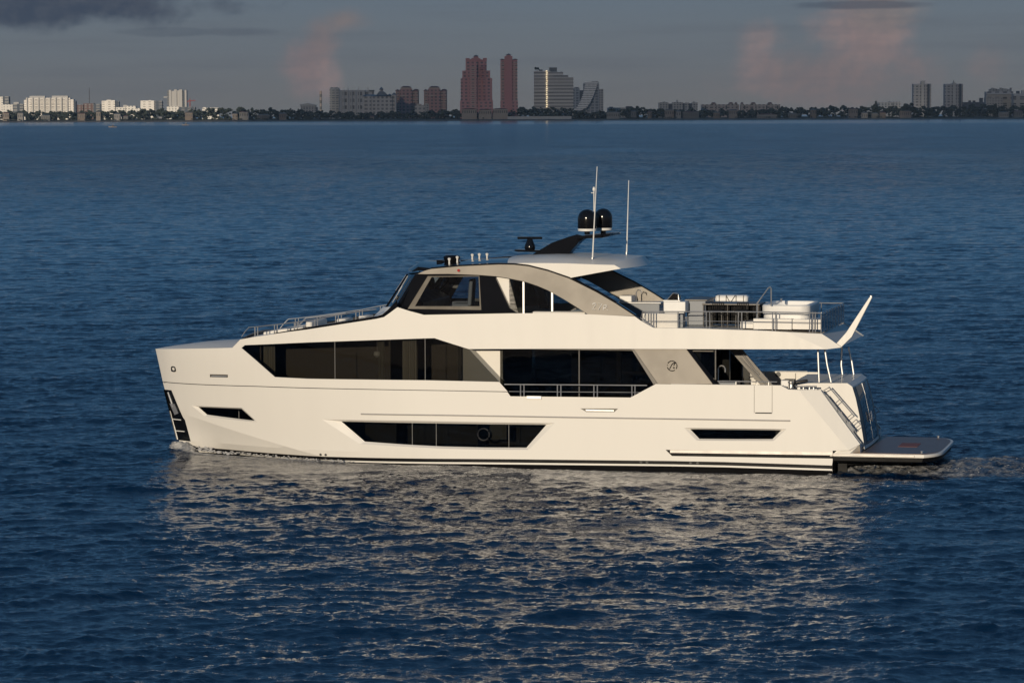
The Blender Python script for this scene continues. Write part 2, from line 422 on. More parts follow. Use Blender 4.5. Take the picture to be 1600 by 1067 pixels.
vent_b = [(328, 584.6), (356, 585.2), (356, 589.8), (328, 589.2)]
anch = [(257.6, 608.5), (267.8, 609.5), (286, 652), (289, 656), (298, 689.5), (278.4, 687.2)]
slot = [(1040, 702.5), (1301, 706.5), (1301, 716.2), (1050, 712.2)]
wins = {k: SP(v) for k, v in dict(mid=mid_win, fwd=fwd_win, aft=aft_win).items()}
bevs = {k: SP(v) for k, v in dict(mid=mid_bev, fwd=fwd_bev, aft=aft_bev).items()}
vA, vB, aN, sL = SP(vent_a), SP(vent_b), SP(anch), SP(slot)
# the anchor pocket wraps to the stem
aN = [(xs(aN[0][1]) + 0.02, aN[0][1])] + aN[1:5] + [(xs(aN[5][1]) + 0.02, aN[5][1]), (xs(1.3) + .02, 1.3)]
def stripe_z(px, py): return S(px, py).y
zb1 = [(S(a, b).x, S(a, b).y) for a, b in ((1301, 727), (1100, 720.5), (760, 716.8), (480, 711.9), (320, 699.5))]
ZB = np.array(zb1)
def z_line(x, d): return float(np.interp(x, ZB[:, 0], ZB[:, 1])) + d
ln = []
for d in (0.0, -0.115, -0.175):
    ln.append([(x, z_line(x, d)) for x in np.linspace(p1301.x + 0.02, xs(z_line(23, d)) - 0.05, 14)])
def hull_zone(x, z):
    t = z - z_line(x, 0)
    return 0 if t > 0 else (1 if t > -0.115 else (0 if t > -0.175 else 1))
mb = MB()
crease = [[(_sa.x, _sa.z), (_sb.x, _sb.z)], [(_ba.x, _ba.z), (_bb.x, _bb.z)]]
shell(mb, H_out, G, holes=[bevs['mid'], bevs['fwd'], bevs['aft'], vA, aN, sL], lines=ln + crease, step=0.30, fn=hull_zone)
for k in ('mid', 'fwd', 'aft'):
    rim(mb, bevs[k], G, 0.0, 0.09, 0, poly1=wins[k]); rim(mb, wins[k], G, 0.09, 0.12, 1)
for q in (vA,): rim(mb, q, G, 0.0, 0.07, 0); shell(mb, q, G, inset=0.07, mi=2, step=0.4)
rim(mb, sL, G, 0.0, 0.16, 1, step=0.3); shell(mb, sL, G, inset=0.16, mi=1, step=0.5)
# transom below the platform, and closing bottom
xT = p1301.x
mb.add([(xT, -G(xT, zb), zb), (xT, G(xT, zb), zb), (xT, G(xT, 0.9), 0.9), (xT, -G(xT, 0.9), 0.9)], [(0, 1, 2, 3)], 1)
hull = part('hull', mb, [M['gel'], M['antifoul'], M['greydk']], sharp=7.0, fix=False)
# hull windows
def split_poly(poly, cuts):
    """cut an (x, z) outline by upright lines at x = cuts"""
    res = []; lims = [1e9] + sorted(cuts, reverse=True) + [-1e9]
    for hi, lo in zip(lims, lims[1:]):
        q = list(poly)
        for lim, s in ((hi, 1), (lo, -1)):
            out = []
            for i in range(len(q)):
                a, b = q[i], q[(i + 1) % len(q)]; ia, ib = s * a[0] <= s * lim, s * b[0] <= s * lim
                if ia: out.append(a)
                if ia != ib: t = (lim - a[0]) / (b[0] - a[0]); out.append((lim, a[1] + t * (b[1] - a[1])))
            q = out
        if len(q) > 2: res.append(q)
    return res
def glazed(poly, cuts, inset, g=G, m='hullglass', bar=0.022, both=True, name='window'):
    """one window part for each pane between upright bars; bars are sub-parts of the pane"""
    for sgn in ((1, -1) if both else (1,)):
        for q in split_poly(poly, cuts):
            mb = MB(); gg = (lambda x, z: g(x, z)) if sgn > 0 else (lambda x, z: g(x, z))
            shell(mb, q, gg, inset=inset, step=0.6, both=False)
            if sgn < 0: mb.v = [(x, -y, z) for x, y, z in mb.v]; mb.f = [tuple(reversed(f)) for f in mb.f]
            o = part(name, mb, M[m], fix=False)
            x1 = min(p[0] for p in q)
            if any(abs(x1 - c) < 1e-6 for c in cuts):
                zz = [p[1] for p in q if abs(p[0] - x1) < 1e-6]; b2 = MB()
                y_ = sgn * (g(x1, sum(zz) / len(zz)) - inset + 0.008)
                b2.box(x1 - bar / 2, x1 + bar / 2, y_ - 0.012, y_ + 0.012, min(zz), max(zz)); b2.build('mullion', M['bar'], o)
glazed(wins['mid'], [S(643, 675).x, S(680.5, 675).x, S(794, 675).x], 0.118)
glazed(wins['fwd'], [S(372, 648).x], 0.118)
glazed(wins['aft'], [], 0.118)
mb = MB(); shell(mb, bevs['fwd'], lambda x, z: max(G(x, z) - .4, .06), step=.4); sides_apart(mb, 'cabin_lining', M['trim'])
# cabins behind the hull windows
for x0, x1 in ((9.2, 12.0), (12.1, 14.9), (14.95, 16.4)):
    mb = MB(); zf = 0.55
    mb.box(x0, x1, 1.5, 1.56, zf, 2.1); mb.box(x0, x0 + 0.05, 1.56, 2.8, zf, 2.1); mb.box(x0 + .05, x1, 1.56, 2.8, zf - 0.05, zf); mb.box(x0 + .05, x1, 1.56, 2.7, 2.1, 2.13)
    part('cabin_lining', mb, M['interior'])
mb = MB(); mb.box(P(792, 680, 2.7).x, P(766, 680, 2.7).x, 2.7, 2.74, 0.85, 1.6); part('cabin_blind', mb, M['curtain'])
c = P(755.6, 678.6, 2.96); mb = MB(); mb.tube([(c.x + 0.2 * math.cos(t), c.y, c.z + 0.2 * math.sin(t)) for t in np.linspace(0, 2 * math.pi, 24)[:-1]], 0.035, 8, closed=True)
part('porthole_ring', mb, M['trim'])
# anchor pocket: dark lining, stainless anchor, grating
mb = MB()
rim(mb, aN, lambda x, z: G(x, z), 0.0, 0.10, 0, step=0.2)
for sgn in (1, -1):
    q = subdiv(aN, 0.2); vs = [(x - 0.10, sgn * max(0.0, G(x, z) - 0.10), z) for x, z in q]
    n = len(q)
shell(mb, aN, lambda x, z: max(G(x - 0.05, z), 0.03), inset=0.03, mi=0, step=0.2)
pocket = part('anchor_pocket', mb, [mat('pocket_steel', (0.05, 0.055, 0.06), 0.2, metal=0.9, var=0.2)], fix=False)
mb = MB()
for z_ in (S(284, 656).y, S(290, 674).y):
    pts = [(x, G(x, z_) + 0.012, z_) for x in np.linspace(xs(z_) - 0.02, xs(z_) - 0.42, 5)]
    mb.tube(pts, 0.018, 6)
mb.mirror()
zs_ = np.linspace(aN[5][1] + 0.02, aN[0][1] - 0.75, 6); mb.tube([(xs(z) - 0.01, 0, z) for z in zs_], 0.03, 6)
mb.build('grating', M['plastic'], pocket)
mb = MB()
za, zc = aN[0][1] - .08, aN[0][1] - .78
def apt(z, f, o=.02): x = xs(z) - f; return Vector((x, G(x, z) + o, z))
for sgn in (1, -1):
    fl = lambda v: (v.x, sgn * v.y, v.z)
    mb.tube([fl(apt(za, .16)), fl(apt((za + zc) / 2, .20)), fl(apt(zc + .18, .22))], 0.035, 8)
    mb.loft([[fl(apt(zc + .30, .10)), fl(apt(zc + .30, .36)), fl(apt(zc - .02, .42)), fl(apt(zc - .10, .20))], [fl(apt(zc + .30, .10, .06)), fl(apt(zc + .30, .36, .06)), fl(apt(zc - .02, .42, .06)), fl(apt(zc - .10, .20, .06))]])
mb.half = 0
part('anchor', mb, M['satin'])
# chrome spray strip, side-gate seams, vents, drains, mooring fairlead
def strip(pts, r, dy, m, name, n=30, parent=None):
    mb = MB(); pp = [Vector(S(*q)) for q in pts]; xsq = np.linspace(pp[0].x, pp[-1].x, n)
    zz = np.interp(-xsq, [-q.x for q in pp], [q.y for q in pp])
    mb.tube([(x, G(x, z) + dy, z) for x, z in zip(xsq, zz)], r, 6); mb.mirror(); return part(name, mb, M[m], parent)
strip([(564, 646.6), (700, 648.6), (900, 652), (1100, 655), (1235, 657.2)], 0.028, 0.004, 'chromeedge', 'rubbing_strip')
strip([(1180, 645), (1206, 645.3)], 0.02, 0.0, 'trim', 'gate_sill', 4)
mb = MB()
for px in (1178.5, 1206.5):
    a, b = S(px, 602.5), S(px, 645); mb.box(a.x - 0.008, a.x + 0.008, G(a.x, 2) - 0.004, G(a.x, 2) + 0.003, b.y, a.y)
part('side_gate_seam', mb, M['greydk'], split='all')
mb = MB()
for px, py in ((501, 710), (509, 710.3), (1001.6, 722), (1011, 722.2), (1079, 723), (1090, 723.2)):
    a = S(px, py); c = Vector((a.x, G(a.x, a.y), a.y))
    mb.tube([c - Vector((0, 0.03, 0)), c + Vector((0, 0.02, 0))], 0.045, 10)
part('drain_fitting', mb, M['trim'], split='all')
for (pts, zz) in (((908, 964, 640.6), 'vent_blade'),):
    a, b = S(pts[0] + 7, pts[2]), S(pts[1] - 5, pts[2]); mb = MB(); mb.box(a.x, b.x, 3.055, 3.085, a.y - 0.028, a.y + 0.02); part(zz, mb, M['satin'])
a, b = S(330, 587), S(354, 587.6); mb = MB(); ym = G((a.x + b.x) / 2, a.y)
mb.loft([[(a.x, G(a.x, a.y) - .05, a.y - .03), (a.x, G(a.x, a.y) - .02, a.y - .03), (a.x, G(a.x, a.y) - .02, a.y + .01), (a.x, G(a.x, a.y) - .05, a.y + .01)],
         [(b.x, G(b.x, b.y) - .05, b.y - .03), (b.x, G(b.x, b.y) - .02, b.y - .03), (b.x, G(b.x, b.y) - .02, b.y + .01), (b.x, G(b.x, b.y) - .05, b.y + .01)]])
part('vent_blade', mb, M['satin'])
# platform-side rail in the slot
a, b = S(1047, 704.8), S(1301, 708.3); mb = MB()
zt0, zt1 = a.y, b.y
mb.loft([[(a.x, 2.98, zt0 - .05), (a.x, 3.10, zt0 - .05), (a.x, 3.10, zt0 + .04), (a.x, 2.98, zt0 + .04)], [(b.x, 2.98, zt1 - .06), (b.x, 3.09, zt1 - .06), (b.x, 3.09, zt1 + .05), (b.x, 2.98, zt1 + .05)]])
mb.mirror(); part('platform_rail', mb, M['chromeedge'])

# ------------------------------------------------------------------ superstructure side
win_top = [(732.3, 545.3), (705, 536.8), (678.7, 528.3), (663, 528.7), (560, 532.2), (480, 535), (382.5, 539.2), (377.3, 543.6)]
win_bot = [(400, 563), (429.6, 589), (480, 591.6), (560, 592.8), (663, 594), (780, 596.6)]
top_edge = [(243, 545), (262, 545.2), (300, 544.6), (363, 543.3), (375.5, 530.3), (400, 526), (450, 518.6), (480, 514.8), (550, 504), (588, 498.2), (600, 495.4), (611, 487.5), (621, 480), (640, 486), (662.5, 492), (795, 489.6), (860, 489.3), (919, 491), (992, 494.5), (1001, 501), (1021, 512.3), (1100, 513.6), (1200, 517.2), (1262, 520.6), (1284, 521.5)]
aft_tip = [(1300, 532), (1315, 542.8), (1291, 545.7), (1180, 545.6), (1000, 545.2), (860, 544.9)]
S_out = SP(top_edge) + SP(aft_tip) + SP(win_top) + SP(win_bot) + SP([(793, 611.4)] + [(a, b - 1.1) for a, b in reversed(groove[:-1])])
# stem edge runs on the stem profile
S_out[0] = (xs(S_out[0][1]) - 0.004, S_out[0][1]); z0g = S_out[-1][1]
S_out[-1] = (xs(z0g) - 0.004, z0g)
S_out += [(xs(z) - 0.004, z) for z in np.linspace(z0g + 0.15, S_out[0][1] - 0.1, 5)]
mb = MB(); shell(mb, S_out, G, holes=[vB], lines=[[(_oa.x - .04, _oa.z - .03), (_ob.x + .02, _ob.z + .02)]], step=0.30)
rim(mb, vB, G, 0.0, 0.07, 0); shell(mb, vB, G, inset=0.07, mi=1, step=0.4)
full_win = SP(win_top) + SP(win_bot[:-1]) + SP([(780.3, 596.6)])
edge = SP(list(reversed(win_top))[1:]) + SP([(1000, 545.2), (1291, 545.7)])
rim(mb, full_win, G, 0.0, 0.05, 0)
superst = part('superstructure', mb, [M['gel'], M['greydk']], sharp=9.0, fix=False)
# black line that fills the groove between hull and superstructure
mb = MB(); gp = [Vector(S(a, b - 0.4)) for a, b in groove]
xq = np.linspace(gp[0].x - 0.05, gp[-1].x, 40); zq = np.interp(-xq, [-q.x for q in gp], [q.y for q in gp])
mb.loft([[(x, G(x, z) - 0.05, z - .03), (x, G(x, z) - 0.012, z - .03), (x, G(x, z) - 0.012, z + .03), (x, G(x, z) - 0.05, z + .03)] for x, z in zip(xq, zq)])
mb.mirror(); part('styling_groove', mb, M['trim'])
glazed(full_win, [S(523, 565).x, S(664, 565).x], 0.045, m='glass')

def cap(edge, camber, mi=0, n=10, drop=0.0, inset=0.0, mb=None):
    """deck sheet spanning from the port edge to its mirror image"""
    mb = mb or MB(); secs = []
    for x, z in edge:
        y = max(0.005, G(x, z) - inset)
        secs.append([(x, y * t, z - drop + camber * (1 - t * t) * min(1, y / 1.6)) for t in np.linspace(1, -1, n + 1)])
    return mb.loft(secs, mi, caps=False, closed=False)
iE = lambda k: S_out[k]
fd = subdiv([S_out[i] for i in range(0, 4)], 0.3, False)
mb = cap(fd, 0.16); mb = cap(subdiv([S_out[3], S_out[4]], 0.1, False), 0.16, mb=mb)
part('bow_deck', mb, M['gelrough'], sharp=20)
fd2 = subdiv([S_out[i] for i in range(4, 11)], 0.3, False)
mb = cap(fd2, 0.07, drop=0.05, inset=0.02); part('foredeck', mb, M['gelrough'], sharp=20)
# dark coaming strip above the side, foredeck to windscreen
tr0 = [(428, 522), (480, 515), (550, 504), (588, 498.4), (600, 495.6), (611, 487.8), (621, 480.4)]
tr1 = [(428, 520.5), (480, 511.5), (550, 500.2), (588, 494.2), (597, 491.4), (606, 484), (619, 470)]
a_, b_ = SP(tr0), SP(tr1); mb = MB()
mb.loft([[(q[0], G(*q) - 0.10, q[1] - .02), (q[0], G(*q) - 0.015, q[1] - .02), (r[0], G(*q) - 0.015, r[1]), (r[0], G(*q) - 0.10, r[1])] for q, r in zip(a_, b_)])
mb.mirror(); part('coaming_strip', mb, M['black'])
# interior of the main deck: floor, ceiling, inner bulkheads, curtain, furniture
zF = 1.78
mb = MB(); mb.box(4.0, 13.5, -2.9, 2.9, zF - 0.06, zF); mb.box(13.51, 17.0, -2.4, 2.4, zF - .06, zF); mb.box(17.01, 20.2, -1.6, 1.6, zF + .3, zF + .36); part('salon_floor', mb, M['carpet'], split='all')
mb = MB(); mb.box(4.0, 11.9, -2.9, 2.9, 3.93, 3.96); mb.box(11.91, 19.5, -2.4, 2.4, 4.25, 4.28); part('salon_ceiling', mb, M['interior'], split='all')
mb = MB(); mb.box(12.0, 20.0, 0.6, 0.66, zF, 4.25); mb.box(6.2, 9.5, -0.3, -0.24, zF, 3.93); mb.box(20.05, 20.1, -1.8, 1.8, zF + .4, 4.1); mb.box(15.2, 15.26, 0.67, 2.6, zF, 4.2)
part('salon_bulkhead', mb, M['wood'], split='all')
for px, wd, yc in ((421, 0.42, 1.75), (596, 0.22, 2.35), (640, 0.5, 2.35)):
    q = P(px, 560, yc); mb = MB(); n = 24
    pts = [(q.x - wd / 2 + wd * i / n, yc + 0.03 * math.sin(i * 1.9)) for i in range(n + 1)]
    mb.add([(x, y, z) for z in (2.5, 4.2) for x, y in pts], [(i, i + 1, n + 2 + i, n + 1 + i) for i in range(n)])
    part('curtain', mb, M['curtain'])
def saloon_sofa(name, lab, px0, px1, py, y, cat, m, rev=1):
    a, b = P(px0, py, y), P(px1, py, y); w2 = abs(a.x - b.x) / 2; t = tag(empty(name, GW(((a.x + b.x) / 2, y, zF)), YROT), lab, cat)
    mb = MB(); mb.box(-w2, w2, -.4, .4, .08, .44); mb.build('seat', M[m], t, bev=.04)
    mb = MB(); mb.box(-w2, w2, .22 * rev - .12, .22 * rev + .12, .445, .86); mb.build('backrest', M[m], t, bev=.05)
    for k in (-.5, .5): mb = MB(); mb.box(k * w2 - .24, k * w2 + .24, -.3 * rev - .1, -.3 * rev + .1, .445, .72); mb.build('pillow', M['cushion'], t, bev=.05)
    return t
saloon_sofa('sofa', 'tan sofa behind the aft saloon glass above the balcony rail', 920, 1012, 600, 2.2, 'sofa', 'tanfab')
saloon_sofa('sofa', 'grey sofa behind the middle pane of the long forward window', 540, 650, 590, 1.9, 'sofa', 'greyfab')
saloon_sofa('bed', 'pale bed behind the foremost pane of the long window', 450, 516, 585, 1.2, 'bed', 'cushion')
mb = MB(); q = P(966.5, 570, 2.0); mb.box(q.x - .08, q.x + .08, 1.9, 2.0, zF, 3.93); e = P(1020, 582, 1.9); mb.box(e.x, q.x - .081, 1.85, 1.95, e.z - .06, e.z + .04); part('saloon_post', mb, M['tan'])
mb = MB(); q = P(585, 553, 2.3); mb.tube([(q.x - .1, 2.3, 4.2), (q.x - .1, 2.3, q.z + .1)], .01, 5); mb.lathe((q.x - .1, 2.3, q.z - .12), [(.05, 0), (.13, .08), (.11, .2), (.02, .24)], 14); part('pendant_lamp', mb, M['cushion'])
# recessed white wall with the side-deck door aft of the long window
q0, q1 = P(722, 560, 2.28), P(781, 560, 2.28)
for sg in (1, -1):
    mb = MB(); mb.box(q1.x - .1, q0.x, sg * 2.2, sg * 2.28, 2.0, 4.02); part('side_wall', mb, M['gel'])
mb = MB(); mb.box(q0.x + .001, q0.x + .1, -2.85, 2.85, 1.8, 4.02); part('cross_bulkhead', mb, M['wood'])
# balcony opening: glass wall set back, dark sill, rail and side-deck
bx0, bx1 = P(781, 560, 2.74).x, P(1118, 560, 2.74).x
def GB(x, z): return 2.74
gpoly = [(bx0 - .001, 4.02), (bx1, 4.02), (bx1, zF), (bx0 - .001, zF)]
for k, (m1, m2) in enumerate(((781, 905), (905, 1118))):
    xa, xb = P(m1, 560, 2.74).x, P(m2, 560, 2.74).x
    for sgn in (1, -1):
        mb = MB(); mb.box(xa - .01, xb + .01, sgn * 2.73, sgn * 2.745, zF + 0.05, 4.0); o = part('salon_window', mb, M['glass'])
        b2 = MB(); b2.box(xb - .02, xb + .02, sgn * 2.70, sgn * 2.755, zF, 4.02); b2.build('mullion', M['trim'], o)
mb = MB(); mb.box(bx1, bx0, 2.755, 3.05, P(890, 621.5, 3.0).z - 0.12, P(890, 621.5, 3.0).z - 0.02); mb.mirror(); part('side_deck', mb, M['teak'])
# rails ------------------------------------------------------------
def posts(mb, pts, y, r=0.018):
    for px, yb, yt in pts:
        a = P(px, yb, y); b = P(px, yt, y); mb.tube([(a.x, y, a.z), (a.x, y, b.z)], r, 8)
mb = MB(); y = 3.04
for py, r_ in ((600.5, 0.022), (611.5, 0.012)):
    mb.tube([P(788 if py < 605 else 795, py, y), P(900, py + 0.8, y), P(1011 if py < 605 else 1001, py + 1.6, y)], r_, 8)
posts(mb, [(px, 621, 600.8) for px in (813.4, 818.8, 871, 876.4, 928, 933.4, 987.4, 992.2)], y, 0.022)
part('balcony_rail', mb, M['steel'])
a, b = S(823, 619), S(846.6, 623.4); mb = MB(); mb.box(a.x, b.x, 3.0, 3.16, b.y, a.y + 0.02); part('balcony_hinge', mb, M['satin'], bev=0.01)
# grey side fin with its emblem, and the dark aft edge
fin = pl([(989.5, 544.6), (1072, 544.8), (1114, 600.2), (1028, 600.2)], 2.98)
mb = MB(); mb.prism(fin, 2.80, 2.98); mb.mirror(); part('side_fin', mb, M['grey'], bev=0.012)
fe = pl([(986, 544.6), (989.4, 544.6), (1027.9, 600.2), (1021, 600.2)], 2.96); mb = MB(); mb.prism(fe, 2.78, 2.96); mb.mirror(); part('fin_edge', mb, M['greydk'])
fe = pl([(1072.2, 544.8), (1079, 544.8), (1121.5, 600.4), (1114.2, 600.4)], 2.99); mb = MB(); mb.prism(fe, 2.80, 2.99); mb.mirror(); part('fin_edge', mb, M['black'])
def emblem(mb, c, eu, ev, en, r):
    """the round swirl badge: broken ring, slanted swash and two dots"""
    T = lambda u, v, d=0.012: Vector(c) + eu * (u * r) + ev * (v * r) + en * d
    for t0, t1 in ((25, 150), (195, 305), (325, 380)):
        mb.tube([T(math.cos(R(t)), math.sin(R(t))) for t in np.linspace(t0, t1, 14)], 0.10 * r, 6)
    mb.tube([T(u, v) for u, v in ((-0.55, -0.62), (-0.38, -0.4), (-0.15, 0.05), (0.05, 0.4), (0.35, 0.62), (0.72, 0.62))], 0.10 * r, 6)
    mb.tube([T(0.62, 0.6), T(0.45, 0.35), T(0.35, 0.05)], 0.10 * r, 6)
    mb.tube([T(0.22, -0.25), T(0.36, -0.42), T(0.55, -0.35)], 0.13 * r, 6)
    mb.tube([T(-0.98, 0.2), T(-0.95, 0.05)], 0.10 * r, 6)
fwdv, upv, outv = Vector((-1, 0, 0)), Vector((0, 0, 1)), Vector((0, 1, 0))
c = P(1050.2, 571.6, 2.98); mb = MB(); emblem(mb, c, fwdv, upv, outv, 0.165); part('emblem', mb, mat('badge_metal', (0.06, 0.055, 0.05), 0.2, metal=0.8))

# ------------------------------------------------------------------ upper deck slab, overhang and flybridge deck
sl = pl([(1001, 503), (1021, 513.5), (1100, 515), (1200, 518.6), (1262, 522), (1283.5, 522.8), (1313, 542.6), (1291, 544.6), (1000, 544), (735, 544)], 3.02)
zd = sl[1][1]
top_fw = P(735, 500, 3.02)
prof = [(sl[9][0], 4.62)] + [(sl[0][0], 4.62)] + sl[1:]
mb = MB(); mb.prism(prof, -2.86, 2.86); part('flybridge_deck', mb, M['gelrough'], sharp=20, fix=True)
te = SP([(1001, 501), (1021, 512.3), (1100, 513.6), (1200, 517.2), (1232, 519), (1262, 520.6), (1284, 521.5), (1300, 532), (1315, 542.8), (1291, 545.7), (1240, 545.6), (1000, 545.2), (740, 545.2)])
mb = MB(); mb.loft([[(x, G(x, z) - .004, z - .004 if k < 9 else z + .004), (x, 2.84, z - .004 if k < 9 else z + .004)] for k, (x, z) in enumerate(te)], caps=False, closed=False); mb.mirror(); part('overhang_edge', mb, M['gel'], sharp=15, fix=False)
aftx = sl[5][0]
# wing mast on the aft corner
wm = pl([(1308, 536), (1323, 519), (1359, 464), (1363.2, 464.5), (1331.5, 526), (1316, 541.5)], 2.86)
mb = MB(); mb.loft([[(x, 2.80 + (0.10 if i in (0, 5) else (0.03 if i in (1, 4) else 0)), z) for i, (x, z) in enumerate(wm)], [(x, 2.95 + (0.10 if i in (0, 5) else (0.03 if i in (1, 4) else 0)), z) for i, (x, z) in enumerate(wm)]])
wmo = part('flagstaff_fin', mb, M['gel'], bev=0.012)
q = P(1361, 463.5, 2.87); mb = MB(); mb.lathe(q, [(0.05, -.02), (0.05, 0.03), (0.02, 0.05)], 10); mb.build('light', M['satin'], wmo)
# overhang support posts
for pts, y in (([(1278, 546), (1280, 597)], 1.9), ([(1289, 546), (1292.5, 570), (1298.7, 597)], 1.9), ([(1315.6, 542), (1314.5, 570), (1316.5, 585)], -1.75), ([(1326, 542), (1331, 565), (1334, 585)], -1.75)):
    mb = MB(); mb.tube([P(a, b, y) for a, b in pts], 0.035, 10); part('support_post', mb, M['satin'])

# ------------------------------------------------------------------ wheelhouse
def GW2(x, z): return 2.60 - 0.02 * (z - 4.9)
wh_px = [(619, 479.5), (650, 428.6), (662.5, 428), (700, 428), (773, 431.4), (784, 455), (796, 481), (808.5, 489.6), (795, 490.6), (662.5, 492.8)]
wh = SP(wh_px, GW2)
wwin = SP([(668, 431.4), (749, 430.8), (752, 484.4), (636.5, 482.6)], GW2)
wgl = SP([(674, 433), (747.5, 432.2), (749, 478.6), (648, 478.6)], GW2)
mb = MB(); shell(mb, wh, GW2, holes=[wwin], step=0.5); rim(mb, wwin, GW2, 0, 0.05, 0); rim(mb, wh, GW2, 0, 0.12, 0); sides_apart(mb, 'wheelhouse_side', M['black'])
mb = MB(); shell(mb, wwin, GW2, holes=[wgl], inset=0.03, step=0.5); rim(mb, wgl, GW2, 0.03, 0.06, 0); sides_apart(mb, 'side_window_frame', M['framegrey'])
for sgn in (1, -1):
    mb = MB(); shell(mb, wgl, GW2, inset=0.05, step=0.8, both=False); mb.v = [(x, sgn * y, z) for x, y, z in mb.v]
    part('side_window', mb, M['lightglass'], fix=False)
# windscreen: three panes round a curved front, with dark pillars
def ws_pt(t, top):                       # t from -1 (starboard) to 1 (port)
    a = P(622, 479.5, 2.6) if not top else P(652.5, 428.6, 2.42)
    b = P(607.5, 479, 0) if not top else P(641.5, 427, 0)
    k = t * t; y = (a.y) * t
    return Vector((b.x + (a.x - b.x) * k ** 0.9, y, b.z + (a.z - b.z) * k))
for t0, t1 in ((-0.96, -0.36), (-0.34, 0.34), (0.36, 0.96)):
    ts = np.linspace(t0, t1, 6); mb = MB()
    mb.loft([[ws_pt(t, False), ws_pt(t, True)] for t in ts], caps=False, closed=False); o = part('windscreen', mb, M['lightglass'])
    b2 = MB(); tm = (t0 + t1) / 2 + 0.1; a, b = ws_pt(tm, False), ws_pt(tm - 0.05, True); n_ = Vector((0.05, 0, 0.03))
    b2.tube([a + n_ + (b - a) * 0.12, a + n_ + (b - a) * 0.62], 0.015, 6); b2.tube([a + n_ * 1.3 + (b - a) * 0.45 + Vector((0, -.03, 0)), a + n_ * 1.3 + (b - a) * 0.92], 0.02, 6); b2.build('wiper', M['satin'], o)
mb = MB()
for t in (-1, -0.35, 0.35, 1):
    a, b = ws_pt(t, False), ws_pt(t, True); mb.tube([a, b], 0.05 if abs(t) < 1 else 0.09, 6)
part('windscreen_pillar', mb, M['black'], split='all')
mb = MB(); secs = []
for t in np.linspace(-1, 1, 13):
    a = ws_pt(t, False); secs.append([a + Vector((-0.1, 0, -0.35)), a + Vector((0.55, 0, -0.42)), a + Vector((0.12, 0, 0.02)), a + Vector((-0.1, 0, 0.0))])
mb.loft(secs); part('windscreen_cowl', mb, M['plastic'])
# roof: black front with visor
r_in = pl([(640, 424.2), (652, 417.2), (674, 419.2), (717, 415.2), (760, 413.6), (796, 412.6)], 2.46)
mb = MB(); secs = []
for k, (x, z) in enumerate(r_in):
    hw = (2.1, 2.36, 2.46, 2.5, 2.5, 2.5)[k]; fo = (0.55, 0.4, 0.1, 0, 0, 0)[k]; cm = (0.02, 0.10, 0.12, 0.12, 0.12, 0.12)[k]
    top = [(x + fo * (1 - t * t), hw * t, z + cm * (1 - t * t)) for t in np.linspace(1, -1, 13)]
    bot = [(x + fo * (1 - t * t), hw * t, min(z - 0.03, r_in[0][1] + 0.02 + 0.0 * k) if k else z - 0.03) for t in np.linspace(-1, 1, 13)]
    secs.append(top + bot)
mb.loft(secs); part('wheelhouse_roof', mb, M['black'], sharp=25)
# wheelhouse interior
zW = P(700, 492, 2.4).z - 0.35
mb = MB(); mb.box(P(795, 480, 0).x, P(640, 480, 0).x, -2.4, 2.4, zW - 0.05, zW); part('wheelhouse_floor', mb, M['carpet'])
mb = MB(); q = P(652, 480, 0); mb.prism([(q.x + .2, zW), (q.x + .3, zW + .95), (q.x - .25, zW + 1.0), (q.x - .7, zW + .75), (q.x - .7, zW)], -1.9, 1.9); part('helm_console', mb, M['trim'], bev=0.03)
for y in (1.1, -0.2):
    q = P(722, 470, y); s_ = empty('helm_seat'); s_.parent = yacht; s_.location = (q.x, y, zW)
    mb = MB(); mb.box(-.3, .3, -.3, .3, .5, .68); mb.build('seat', M['greyfab'], s_, bev=0.05)
    mb = MB(); mb.prism([(-.38, .6), (-.25, .6), (-.32, 1.45), (-.44, 1.45)], -.28, .28); mb.build('backrest', M['greyfab'], s_, bev=0.04)
    mb = MB(); mb.lathe((0, 0, 0), [(.25, 0), (.22, .05), (.07, .1), (.07, .5)], 12); mb.build('pedestal', M['satin'], s_)
# ------------------------------------------------------------------ arches and hardtop
arch_top = [(652, 428.2), (662, 423.5), (673.7, 420.2), (716.8, 416.2), (780, 413.2), (802.8, 413.6), (825.5, 416), (856, 423.6), (889, 435), (932, 456.5), (962, 474), (992.5, 494)]
arch_bot = [(919, 491.6), (901.4, 480.4), (881, 467.8), (856, 453.8), (840, 447), (820, 440.3), (793.7, 435), (775, 432), (748.7, 430), (700, 428.2), (662.5, 428.6)]
ap = pl(arch_top + arch_bot, 2.72)
mb = MB(); mb.prism(ap, 2.50, 2.72); part('arch', mb, M['grey'], sharp=25, bev=0.008); mb = MB(); mb.prism([(x - .32, z + .06) for x, z in ap], -2.72, -2.5); part('arch', mb, M['grey'], sharp=25, bev=0.008)
at = pl(arch_top[2:], 2.70)
mb = MB(); mb.loft([[(x, 2.46, z + 0.003), (x, 2.725, z + 0.003), (x, 2.725, z + 0.05), (x, 2.46, z + 0.05)] for x, z in at]); part('arch_cap', mb, M['black']); mb = MB(); mb.loft([[(x - .32, -2.725, z + 0.063), (x - .32, -2.46, z + 0.063), (x - .32, -2.46, z + 0.11), (x - .32, -2.725, z + 0.11)] for x, z in at]); part('arch_cap', mb, M['black'])
fb = pl([(919, 491.8), (992.5, 494.2), (1000, 498), (925, 494.5)], 2.71); mb = MB(); mb.prism(fb, 2.5, 2.75); mb.mirror(); part('arch_foot', mb, M['trim'])
